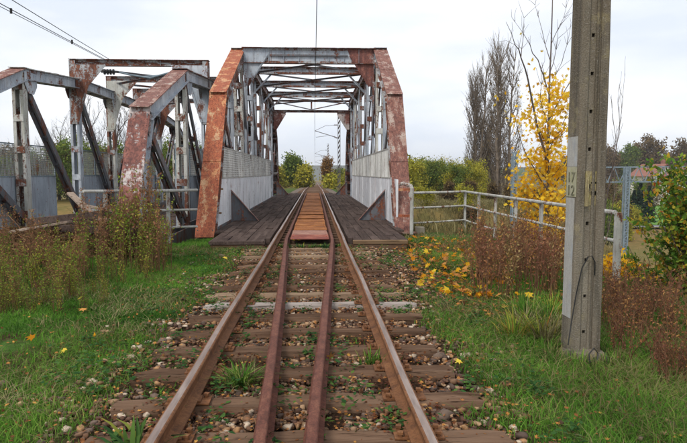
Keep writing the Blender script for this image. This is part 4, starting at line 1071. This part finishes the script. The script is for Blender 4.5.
# bush on the right
def leafy_bush(seed, H, W_, n_b, n_l, size, mat, bark, lab, name='leafy_bush', cat='bush', group=None, tmin=0.1):
    r = random.Random(seed); rg = np.random.default_rng(seed); root = thing(name, lab, cat, group=group); sk = []; cs = []
    for _ in range(n_b):
        az = r.uniform(0, 6.28); h = H * r.uniform(.5, 1); out_r = W_ * r.uniform(.2, 1) * .5; pts = [Vector((math.cos(az) * out_r * t ** 1.4 + r.gauss(0, .02), math.sin(az) * out_r * t ** 1.4 + r.gauss(0, .02), h * (t * 1.25 - .3 * t * t))) for t in [i / 6 for i in range(7)]]
        sk.append((pts, [.014 * (1 - i / 7.5) for i in range(7)], 1))
        for _ in range(6):
            i = r.randrange(2, 6); d = (rvec(r, .6) + Vector((0, 0, .5))).normalized(); e = pts[i] + d * r.uniform(.12, .35) * H * .35; sk.append(([pts[i], e], [.006, .003], 3))
            for _ in range(n_l // 6): cs.append(pts[i].lerp(e, r.uniform(.1, 1.1)))
        for _ in range(n_l // 2): i = r.randrange(2, 7); cs.append(pts[i].lerp(pts[i - 1], r.random()))
    link('branches', wood_mesh(sk, M[bark], 'branches'), root)
    V, Fq, t = leaf_quads(cs, size, rg, size * .9); tt = np.clip(.75 * t + .5 * fbm(V[:, 0] + V[:, 2], V[:, 1] + V[:, 2] * .5, 2.2, seed) - .12, 0, 1) if tmin else t
    link('foliage', np_mesh('foliage', V, [Fq], M[mat], tt), root); return root
b = leafy_bush(5, 2.5, 1.9, 56, 150, .040, 'bush', 'bark', 'green bush with yellow and red leaves at the right edge above the red weeds', 'autumn_bush'); b.location = (P(690, 200, 7.6).x + .2, 7.7, -.6)
b = leafy_bush(6, 1.7, 1.5, 16, 80, .038, 'bush', 'bark', 'smaller leafy bush between the end railing post and the tall autumn bush', 'autumn_bush'); b.location = (P(662, 230, 8.4).x, 8.6, -1.25)
b = leafy_bush(16, 1.5, 1.6, 26, 60, .055, 'maple', 'bark', 'low orange yellow shrub at the foot of the maple behind the railing', 'yellow_shrub'); b.location = (P(560, 240, 12).x, 12.3, -1.0)
b = leafy_bush(17, 1.0, 1.5, 22, 46, .055, 'maple', 'bark', 'low orange shrub near the last railing post right of the concrete pole', 'yellow_shrub'); b.location = (P(630, 240, 9.3).x, 9.6, -.8)

# weeds: stalk + foliage prototypes
def weed(seed, H, mat, stalk, nl, size, name, lab, cat, group, lean=.12, nst=3, plume=False):
    r = random.Random(seed); rg = np.random.default_rng(seed); root = thing(name, lab, cat, group=group); sk = []; cs = []
    for _ in range(nst):
        az = r.uniform(0, 6.28); l_ = r.gauss(0, lean); h = H * r.uniform(.6, 1); b0 = Vector((r.gauss(0, .05), r.gauss(0, .05), 0))
        pts = [b0 + Vector((math.cos(az) * l_ * t * t * h, math.sin(az) * l_ * t * t * h, h * t)) + rvec(r, .006) for t in [i / 5 for i in range(6)]]
        sk.append((pts, [.008, .0075, .0065, .0055, .004, .0025], 2))
        for _ in range(nl): t = r.uniform(.15, 1) ** .8; i = min(4, int(t * 5)); cs.append(pts[i].lerp(pts[i + 1], t * 5 - i))
        for _ in range(6):
            t = r.uniform(.45, .95); i = min(4, int(t * 5)); b = pts[i].lerp(pts[i + 1], t * 5 - i); e = b + Vector((r.gauss(0, .09), r.gauss(0, .09), r.uniform(.06, .16))); sk.append(([b, e], [.003, .0015], 3))
            for _ in range(nl // 6): cs.append(b.lerp(e, r.random()))
    link('stalk', wood_mesh(sk, M[stalk], 'stalk'), root)
    V, Fq, t = leaf_quads(cs, size, rg, .022); tt = .5 * t + .5 * r.random(); link('foliage', np_mesh('foliage', V, [Fq], M[mat], tt), root); return root
GL = 'dried weeds before the neighbouring bridge'
wl = [weed(100 + i, 1.0 + .12 * i, 'weed_brown' if i % 2 else 'weed_olive', 'stalk', 13 + 2 * i, .022, 'tall_weed', 'dead brown weed stalk in the thicket before the grey bridge' if i % 2 else 'yellow green weed stalk in the thicket before the grey bridge', 'weed', GL if i % 2 else 'yellow green weeds before the neighbouring bridge', .09, 6) for i in range(6)]
r = random.Random(77)
def safe(x, y): return True
for i in range(190):
    y = r.uniform(6.6, 11.8); x0, x1 = P(0, 250, y).x - .3, P(172, 250, y).x; x = r.uniform(x0, x1)
    if x > -2.4 or r.random() < .25 * (x > -3.2): x = x - 1.2
    s = r.uniform(.55, 1.0) * (.75 if y < 8 else 1)
    w_ = place(r.choice((wl[0], wl[2], wl[4]) if r.random() < .55 + .25 * (y < 9.5) else (wl[1], wl[3], wl[5])), x, y, s * (1.02 if x > -4.2 and y > 9.5 else .78))
for i, (px, Yd) in enumerate([(118, 10.6), (124, 10.8), (130, 10.3), (137, 10.7), (144, 10.4), (150, 10.8), (140, 10), (109, 10.9), (113, 10.2), (104, 10.6), (122, 9.8), (147, 10.1), (134, 10.9), (128, 10.5)]):
    place(wl[i % 6], at(px, Yd), Yd, r.uniform(1.05, 1.3))
GR = 'red brown dead weeds in front of the pipe railing'
wr = [weed(200 + i, 1.0 + .12 * i, ('weed_red', 'weed_brown', 'weed_straw')[i % 3], 'stalk_red' if i % 3 < 2 else 'stalk', 13 + i, .022, 'dead_weed', 'red brown dead weed stalk in the stand before the pipe railing', 'weed', GR) for i in range(5)]
for i in range(125):
    y = r.uniform(7.4, 13.0); x = at(r.uniform(478, 566), y)
    place(r.choice(wr), x, y, r.uniform(.65, 1.05))
for i in range(22):
    y = r.uniform(9.5, 13.5); x = at(r.uniform(440, 500), y); place(r.choice(wr), x, y, r.uniform(.3, .6))
GF = 'red brown weeds at the right edge of the bank'
wf = [weed(300 + i, .9, 'weed_red' if i % 2 else 'weed_brown', 'stalk_red', 14, .019, 'dead_weed', 'dark red brown weed in the tangle below the autumn bush', 'weed', GF, .35) for i in range(4)]
for i in range(85):
    y = r.uniform(4.3, 7.6); x = at(r.uniform(612, 715), y)
    if x < 2.9: x += .5
    place(r.choice(wf), x, y, r.uniform(.5, .95) * (.75 if y < 5 else 1))
for i in range(24):
    y = r.uniform(6.2, 8.2); place(r.choice(wf), at(r.uniform(600, 650), y), y, r.uniform(.5, .85))

# broad leaf and tuft plants near the track
def tuft(seed, n_, H, mat, spread, name, lab, cat, group=None, wd=.006):
    rg = np.random.default_rng(seed); root_c = rg.normal(0, .03 + .02 * spread, (n_, 2)); az = np.arctan2(root_c[:, 1], root_c[:, 0]) + rg.normal(0, .5, n_); ln = H * rg.uniform(.5, 1.1, n_); sp = spread * rg.uniform(.2, 1, n_)
    V = []; 
    side = np.stack([-np.sin(az), np.cos(az), np.zeros(n_)], 1) * wd
    for t, wv in ((0, 1), (.35, .9), (.7, .6), (1, .08)):
        p = np.stack([root_c[:, 0] + np.cos(az) * sp * ln * t ** 1.5, root_c[:, 1] + np.sin(az) * sp * ln * t ** 1.5, ln * (t - .55 * sp * t * t)], 1); V += [p - side * wv, p + side * wv]
    V = np.stack(V, 1).reshape(-1, 3); q = np.array([(0, 1, 3, 2), (2, 3, 5, 4), (4, 5, 7, 6)]); Fq = (q[None] + 8 * np.arange(n_)[:, None, None]).reshape(-1, 4)
    o = link(name, np_mesh(name, V, [Fq], M[mat], np.repeat(rg.uniform(0, 1, n_), 8))); return tag(o, lab, cat, group)
o = tuft(1, 110, .24, 'grass', 1.2, 'grass_tuft', 'bushy green grass tuft against the left maroon guard rail', 'grass tuft'); o.location = (*P(241, 380, 4.45).xy, -.2); o.location.z = -.2
o = tuft(2, 60, .22, 'dry_grass', 1.3, 'grass_tuft', 'dry curled straw mixed through the tuft by the left guard rail', 'grass tuft', wd=.003); o.location = (*P(246, 378, 4.47).xy, -.2)
o = tuft(3, 46, .15, 'grass', .7, 'grass_tuft', 'small upright bright green tuft left of the right running rail', 'grass tuft'); o.location = (*P(371, 362, 4.9).xy, -.2)
o = tuft(4, 34, .26, 'weed_green', 1.5, 'rosette_plant', 'spreading green rosette plant left of the rail in the gravel', 'plant', wd=.016); o.location = (*P(133, 425, 3.35).xy, -.22)
for i in range(9):
    px, py = [(538, 345), (525, 335), (548, 330), (515, 345), (560, 345), (532, 325), (553, 318), (545, 350), (520, 322)][i]; Yd = 590 * 1.67 / (py - 173)
    o = tuft(20 + i, 90, .42, 'weed_olive' if i % 3 == 0 else ('dry_grass' if i % 3 == 1 else 'grass'), .95, 'grass_clump', 'tall yellow green grass clump at the foot of the concrete pole', 'grass clump', 'tall grass clumps left of the concrete pole'); o.location = (P(px, py, Yd).x, Yd, gz(P(px, py, Yd).x, Yd) - .02)
# small leafy weeds on the ballast (uncountable)
rg = np.random.default_rng(91); n = 1000
cx_ = rg.uniform(-2.2, 2.0, n); cy_ = 2.2 + 10.5 * rg.uniform(0, 1, n) ** 1.3; kp = fbm(cx_, cy_, 1.3, 61) > .49; cx_, cy_ = cx_[kp], cy_[kp]
cc = []
for x, y in zip(cx_, cy_):
    m_ = rg.integers(5, 24); rr_ = rg.uniform(.02, .06); cc.append(np.stack([x + rg.normal(0, rr_, m_), y + rg.normal(0, rr_, m_), gz(x, y) + .05 + rg.uniform(0, .06, m_)], 1))
cc = np.concatenate(cc); V, Fq, t = leaf_quads(cc, .028, rg, .012, flat=True)
tag(link('low_weeds', np_mesh('low_weeds', V, [Fq], M['weed_green'], np.clip(t * .6 + .4 * fbm(V[:, 0], V[:, 1], 2, 4), 0, 1))), 'small green leafy weeds creeping over the gravel between the sleepers', 'weeds', kind='stuff')

# grass: near verges, as blades
def grass(n, x0, x1, y0, y1, hfun, wfun, dens, mat, name, lab, seed, lean=.5):
    rg = np.random.default_rng(seed); y = y0 + (y1 - y0) * rg.uniform(0, 1, n) ** 1.35; x = rg.uniform(x0, x1, n)
    kp = (rg.uniform(0, 1, n) < dens(x, y)) & (((x - 2.62) ** 2 + (y - 5.12) ** 2) > .30 ** 2); x, y = x[kp], y[kp]; n = len(x); h = hfun(x, y) * rg.uniform(.45, 1.25, n); w_ = wfun(y)
    az = rg.uniform(0, 6.28, n); l_ = lean * rg.uniform(.1, 1.2, n); z = ground_h(x, y) - .01; fa = rg.uniform(0, 6.28, n)
    s = np.stack([np.cos(fa), np.sin(fa), 0 * fa], 1) * w_[:, None]; d = np.stack([np.cos(az) * l_, np.sin(az) * l_, np.ones(n)], 1) * h[:, None]; d2 = np.stack([np.cos(az) * l_ * 2.4, np.sin(az) * l_ * 2.4, np.ones(n) * (1 - .25 * l_)], 1) * h[:, None]
    b = np.stack([x, y, z], 1); V = np.stack([b - s, b + s, b + d * .55 + s * .8, b + d * .55 - s * .8, b + d2], 1).reshape(-1, 3)
    i5 = 5 * np.arange(n); Q = np.stack([i5, i5 + 1, i5 + 2, i5 + 3], 1); T = np.stack([i5 + 3, i5 + 2, i5 + 4], 1)
    t = np.clip(.35 * rg.uniform(0, 1, n) + 1.1 * (fbm(x, y, .9, seed + 1) - .5) + .33 + .1 * rg.normal(0, 1, n), 0, 1)
    return tag(link(name, np_mesh(name, V, [Q, T], mat, np.repeat(t, 5))), lab, 'grass', kind='stuff')
edgeL = lambda y: -1.5 - .3 * (vnoise(y, y * 0, 1.1, 3) - .5) * 2
def dl(x, y): return np.clip(sstep(-1.35, -2.3, x) * .0 + (1 - sstep(-1.95, -1.15, x + .5 * (fbm(x, y, 1.6, 71) - .5))) * (fbm(x, y, 1.1, 21) * 2.6 - .45), 0, 1)
def dr(x, y):
    near = sstep(1.2, 1.75, x + .5 * (fbm(x, y, 1.6, 72) - .5)) ; far = sstep(1.9, 3.2, x); k_ = sstep(6.2, 8.5, y); return np.clip((near * (1 - k_) + far * k_ * .9) * (fbm(x, y, 1.1, 23) * 2.6 - .4), 0, 1)
grass(230000, -8.5, -1.0, 2.0, 14.8, lambda x, y: .045 + .075 * fbm(x, y, .7, 31) + .07 * sstep(-3, -5, x), lambda y: .0016 + .00042 * y, dl, M['grass'], 'grass', 'short green grass on the bank left of the track', 5)
grass(60000, -8.5, -1.1, 2.0, 13, lambda x, y: .07 + .10 * fbm(x, y, .7, 33), lambda y: .0014 + .0004 * y, lambda x, y: dl(x, y) * (fbm(x, y, .9, 35) > .44), M['dry_grass'], 'dry_grass', 'dry straw coloured grass mixed in left of the track', 6, .8)
grass(180000, 1.1, 6.0, 2.4, 14.5, lambda x, y: .06 + .10 * fbm(x, y, .7, 37), lambda y: .0016 + .00042 * y, dr, M['grass'], 'grass', 'green grass on the bank between the track and the concrete pole', 7)
grass(60000, 1.2, 7.5, 3.0, 17, lambda x, y: .08 + .12 * fbm(x, y, .7, 39), lambda y: .0016 + .0004 * y, lambda x, y: dr(x, y) * (fbm(x, y, .9, 41) > .40), M['dry_grass'], 'dry_grass', 'dry grass on the bank in front of the pipe railing', 8, .8)
grass(16000, -1.5, 1.6, 2.2, 12.6, lambda x, y: .035 + .05 * fbm(x, y, .7, 37), lambda y: .0016 + .0004 * y, lambda x, y: np.clip((fbm(x, y, 1.6, 43) - .46) * 5, 0, 1), M['grass'], 'grass', 'sparse grass blades sprouting between the sleepers', 9)
grass(90000, 2.5, 24, 16, 66, lambda x, y: .28 + .35 * fbm(x, y, .2, 37), lambda y: .008 + .0003 * y, lambda x, y: .35 + .65 * (fbm(x, y, .25, 3) > .45), M['dry_grass'], 'valley_grass', 'tall dry grass on the low ground beyond the railing', 10)
def litter(n, fx, mat, name, lab, seed, size):
    rg = np.random.default_rng(seed); x, y = fx(rg, n); z = ground_h(x, y) + .04 + .03 * rg.uniform(0, 1, n)
    V, Fq, t = maple_leaves(np.stack([x, y, z], 1), size, rg, .0, True); return tag(link(name, np_mesh(name, V, [Fq], mat, t)), lab, 'leaves', kind='stuff')
litter(9000, lambda g_, n: (g_.normal(0, 1.25, n), 2.2 + 10.5 * g_.uniform(0, 1, n) ** 1.2), M['litter'], 'leaf_litter', 'brown dead leaf litter among the sleepers', 51, .021)
litter(9000, lambda g_, n: (g_.choice([-1, 1], n) * (.7525 + g_.normal(0, .13, n)), 2.0 + 11 * g_.uniform(0, 1, n) ** 1.2), M['litter_dark'], 'leaf_litter', 'dark red brown leaf litter drifted along the rails', 53, .017)
litter(2600, lambda g_, n: (1.7 + g_.gamma(2, .7, n), 6.5 + 7 * g_.uniform(0, 1, n)), M['litter'], 'leaf_litter', 'brown and orange leaf litter under the railing weeds', 52, .045)

# single fallen maple leaves
def leaf_obj(px, py, col, lab, group=None, s=.055, dz=.09):
    Yd = 590 * (CAMZ + .24) / (py - 173) * 1.0; p = P(px, py, Yd); rg = np.random.default_rng(int(px * 7 + py)); V, Fq, t = maple_leaves([(0, 0, 0)], s, rg, 0, True, np.array([col[1]]))
    o = link('fallen_leaf', np_mesh('fallen_leaf', V, [Fq], M[col[0]], t), None, (p.x, p.y, gz(p.x, p.y) + dz)); o.rotation_euler = (random.uniform(0, .75), random.uniform(-.4, .4), random.uniform(0, 6.28) if group else 0); return tag(o, lab, 'leaf', group)
Yw, Og = ('maple', .95), ('litter', .9)
for a_ in [(81, 310, Yw, 'bright yellow fallen leaf highest of the loose leaves in the left grass'), (83, 320, Og, 'brown orange fallen leaf just below the highest yellow one'), (33, 351, ('maple', .1), 'orange fallen leaf lowest left in the green grass'),
           (95, 343, ('maple', .2), 'orange yellow fallen leaf nearer the rail in the left grass'), (65, 360, Yw, 'yellow fallen leaf lying below the other loose ones in the left grass'), (225, 262, Yw, 'yellow leaf beside the left rail near the walkway'),
           (292, 243, Yw, 'first of two yellow leaves at the foot of the red plate'), (298, 243, Yw, 'second yellow leaf at the foot of the red plate'), (459, 379, Yw, 'small yellow leaf in the grass right of the near sleepers'), (330, 372, Og, 'curled orange leaf on the right guard rail')]:
    leaf_obj(*a_, s=.06 if a_[1] > 300 else .085)
GLV = 'fallen maple leaves before the railing'
r = random.Random(9)
for i in range(330):
    py = 242 + 62 * r.random() ** 1.3; c = 432 + (py - 243) * .55; px = r.gauss(c, 34)
    if px < 396 + (py - 243) * .45 or px > 530: continue
    leaf_obj(px, py, r.choice([('maple', .75), ('maple', .05), ('maple', .12), ('maple', .0), Og, ('maple', .3), ('litter', .8)]), 'yellow or orange fallen maple leaf lying before the pipe railing', GLV, r.uniform(.06, .10), r.uniform(.06, .13))

# debris by the neighbouring bridge
dbg = [((70, 193), (100, 222), 11.8, .14, 'long weathered plank leaning down from the grey panel into the brush'), ((98, 218), (140, 226), 11.6, .12, 'pale weathered plank end sticking out of the brush pile'), ((30, 222), (105, 214), 11.4, .2, 'dark old beam lying along the top of the brush pile'),
       ((60, 228), (135, 232), 11.0, .16, 'brown beam lying below the railing in the brush pile'), ((80, 205), (120, 212), 12.1, .1, 'thin grey board on the back of the brush pile'), ((10, 232), (70, 222), 11.2, .13, 'grey brown board at the left end of the brush pile')]
for (a, b, Yd, w_, lab) in dbg:
    pa_, pb_ = P(*a, Yd + .3), P(*b, Yd - .4); c = (pa_ + pb_) / 2; mb = MB(); mb.beam(pa_ - c, pb_ - c, w_, .05 if w_ < .15 else .14)
    o = mb.build('discarded_plank', M['plank_grey'] if w_ < .15 else M['plank'], None, bevel=.008); o.location = c; tag(o, lab, 'plank')
br = MB(); r = random.Random(33)
for _ in range(650):
    y = r.uniform(10.6, 12.2); x = at(r.uniform(-20, 150), y); h = .55 * r.random() * math.exp(-((y - 11.5) ** 2)); a = Vector((x, y, gz(x, y) + h)); d = Vector((r.gauss(0, 1), r.gauss(0, .5), r.gauss(0, .35))).normalized() * r.uniform(.3, 1.0)
    br.tube([a - d * .5, a + rvec(r, .03), a + d * .5], r.uniform(.004, .014), 4, False)
o = br.build('brushwood', M['stalk']); tag(o, 'tangled brown brushwood heaped before the grey bridge', 'brushwood', kind='stuff')

# -------- distant vegetation
r = random.Random(44)
GB = 'bare trees behind the neighbouring bridge'
bt = [make_tree(400 + i, 11 + i, 3, None, .1, 0, 0, 'bare grey brown tree standing behind the grey bridge', 'tree', 'bare_tree', GB, up=.55, spread=.6, nb=(12, 7, 6), ratio=.5, start=.2) for i in range(3)]
for px, Yd, s in ((5, 72, .85), (22, 80, .8), (44, 75, .95), (60, 70, 1.05), (75, 82, 1.1), (88, 72, 1.0), (100, 78, 1.12), (112, 70, 1.05), (128, 80, 1.1), (150, 76, 1.0), (168, 80, 1.05), (190, 84, .95), (208, 78, .9)): place(r.choice(bt), at(px, Yd), Yd, s * r.uniform(.68, .85))
GS = 'brown shrubs along the low ground behind the grey bridge'
bs = [make_tree(420 + i, 7, 2, 'fol_brown' if i % 2 else 'fol_green', .17, 26, .38, 'brown autumn shrub in the band behind the grey bridge', 'shrub', 'shrub', GS, up=.35, spread=.8, nb=(12, 7), ratio=.5, start=.08) for i in range(3)]
for i in range(38):
    Yd = r.uniform(52, 70); px = -25 + i * 6.6 + r.uniform(-3, 3); place(r.choice(bs), at(px, Yd), Yd, r.uniform(.58, .76))
GY = 'yellow green shrubs beyond the railing'
ys_ = [make_tree(440 + i, 7, 2, ('fol_yellow', 'fol_green', 'fol_yellow')[i], .17, 34, .42, 'yellow green bushy tree beyond the first railing bay', 'shrub', 'bushy_tree', GY, up=.3, spread=.85, nb=(12, 8), ratio=.52, start=.06) for i in range(3)]
for i in range(26):
    Yd = r.uniform(58, 80); px = 396 + i * 3.4 + r.uniform(-2, 2); place(ys_[i % 3], at(px, Yd), Yd, r.uniform(.40, .56))
for px, Yd, s in ((590, 85, .7), (606, 80, .8), (615, 88, .75), (628, 95, .8), (642, 105, .8), (655, 110, .8), (612, 60, .55), (602, 66, .6)): place(bs[r.randrange(3)], at(px, Yd), Yd, s, label='brown tree on the low ground between the concrete pole and the bush')
o = place(bt[0], at(448, 110), 110, .75, label='small bare tree rising above the yellow green shrubs')
GT = 'trees on the far hill'
ht_ = [make_tree(460 + i, 13, 2, ('fol_brown', 'fol_green', 'fol_brown')[i], .42, 26, .8, 'brownish tree in the line on the far hill', 'tree', 'hill_tree', GT, up=.4, spread=.7, nb=(11, 7), ratio=.5, start=.12) for i in range(3)]
for i in range(70):
    Yd = r.uniform(190, 330); px = r.uniform(585, 705) if i < 34 else r.uniform(-20, 230) if i < 52 else r.uniform(400, 600); place(ht_[i % 3], at(px, Yd), Yd, r.uniform(.7, 1.15) * (1 if i < 34 else .8), z=-6.5 + (2.5 if i < 34 else 0))
sp = []
def spruce(seed, H, lab):
    r_ = random.Random(seed); root = thing('spruce_tree', lab, 'spruce'); mb = MB(); mb.tube([(0, 0, 0), (0, 0, H)], [.12, .02], 6); link('trunk', mb.mesh('trunk', M['bark_far']), root); cs = []
    for _ in range(5200):
        t = r_.random() ** .8; R_ = (1 - t) * H * .24 * (.75 + .25 * math.sin(t * 60)); a_ = r_.uniform(0, 6.28); q = r_.random() ** .5; cs.append((math.cos(a_) * R_ * q, math.sin(a_) * R_ * q, .5 + t * (H - .5) - .25 * R_ * q))
    V, Fq, t = leaf_quads(cs, .16, np.random.default_rng(seed), .05); link('crown', np_mesh('crown', V, [Fq], M['fol_spruce'], t), root); return root
for k_, (px, Yd, H) in enumerate(((640, 82, 6.0), (649, 84, 5.4), (634, 86, 4.6))):
    s_ = spruce(k_ + 1, H, ['taller dark spruce before the white house', 'slightly shorter dark spruce next to the house', 'small dark spruce left of the pair by the gantry'][k_]); s_.location = (at(px, Yd), Yd, gz(at(px, Yd), Yd))
# trees beside the far track
gt = make_tree(480, 4.5, 3, 'fol_green', .2, 16, .45, 'green broadleaf tree left of the far track seen through the bridge', 'tree', 'broadleaf_tree', up=.45, spread=.6, nb=(10, 6, 4), ratio=.45, start=.2); gt.location = (at(293, 92), 92, -1.5)
gt = make_tree(481, 2.9, 3, 'fol_yellow', .2, 14, .4, 'rusty brown tree left of the far track beside the green one', 'tree', 'broadleaf_tree', up=.45, spread=.6, nb=(10, 6, 4), ratio=.45, start=.1); gt.location = (at(304, 84), 84, -1.5)
gt = make_tree(482, 4.3, 3, 'fol_orange', .16, 10, .4, 'conical rusty tree right of the far track seen through the bridge', 'tree', 'broadleaf_tree', up=.9, spread=.42, nb=(12, 6, 4), ratio=.38, start=.06); gt.location = (at(328, 100), 100, -1.5)
gt = make_tree(483, 2.0, 2, 'fol_yellow', .18, 34, .4, 'yellow green bush right of the far track below the rusty tree', 'bush', 'bush', up=.3, spread=.8, nb=(12, 7), ratio=.5, start=.06); gt.location = (at(335, 75), 75, -1.5)
GK = 'bushes beside the far track'
kb = [make_tree(490 + i, 3.4, 2, ('fol_green', 'fol_yellow', 'fol_brown')[i], .14, 34, .3, 'low mixed bush along the far track beyond the bridge', 'bush', 'track_bush', GK, up=.3, spread=.85, nb=(12, 7), ratio=.55, start=.05) for i in range(3)]
for i in range(46):
    Yd = r.uniform(24, 56); px = r.uniform(408, 560); x = at(px, Yd); o = place(kb[2] if i % 3 else kb[1], x, Yd, r.uniform(.22, .5)); o['label'] = 'low bramble clump on the dry slope beyond the railing'; o['group'] = 'bramble clumps beyond the railing'
for i in range(16):
    Yd = r.uniform(60, 84); px = r.uniform(598, 634); x = at(px, Yd); o = place(kb[i % 3], x, Yd, r.uniform(.5, 1.0)); o['label'] = 'low bush on the lower ground behind the concrete pole'; o['group'] = 'low bushes behind the concrete pole'
for i in range(40):
    Yd = r.uniform(50, 150); sd_ = r.choice((-1, 1)); x = sd_ * (4.2 + r.random() * 5 + (Yd - 50) * .012); place(kb[i % 3], x, Yd, r.uniform(.6, 1.1), z=max(gz(x, Yd), -3) - .3)
# blue far ridge
mb = MB(); vs = []; n_ = 60
for i in range(n_ + 1):
    x = -1500 + 3000 * i / n_; h_ = 14 + 10 * vnoise(i * .35, 0, 1, 5)
    vs += [(x, 1500, -30), (x, 1560, h_), (x, 1900, h_ * .9)]
mb.add(vs, [(i * 3 + j, i * 3 + 3 + j, i * 3 + 4 + j, i * 3 + 1 + j) for i in range(n_) for j in range(2)])
tag(mb.build('hills', simple('wooded_ridge', [(.05, .06, .04), (.09, .09, .06)], .02)), kind='structure')

for i, px in enumerate((282, 287, 301, 311, 320, 327, 333, 276, 340)):
    Yd = 12.75; o = tuft(60 + i, 40, .13, 'weed_green', 1.0, 'weed_tuft', 'small green weed tuft at the foot of the red cover plate', 'weed', 'weeds at the foot of the red plate', wd=.012); o.location = (at(px, Yd), Yd, -.2)

# thin autumn haze
hz = MB().box((0, 1500, 12), (5600, 3400, 120)).build('haze', None); hz.data.materials.clear()
hm = bpy.data.materials.new('haze_air'); hm.use_nodes = True; hn = hm.node_tree; hn.nodes.clear(); ho = hn.nodes.new('ShaderNodeOutputMaterial'); hv_ = hn.nodes.new('ShaderNodeVolumePrincipled')
hv_.inputs['Color'].default_value = (.9, .93, .97, 1); hv_.inputs['Density'].default_value = .0003; hn.links.new(hv_.outputs[0], ho.inputs['Volume']); hz.data.materials.append(hm); hz['kind'] = 'stuff'

for i in range(16):
    a = i * .39 + random.uniform(-.1, .1); x, y = 2.6 + .30 * math.cos(a), 5.22 + .30 * math.sin(a)
    o = tuft(300 + i, 40, .16, 'grass' if i % 3 else 'dry_grass', 1.0, 'grass_tuft', 'short grass tuft hugging the concrete footing of the pole', 'grass tuft', 'grass tufts round the pole footing', wd=.004); o.location = (x, y, gz(x, y) - .01)
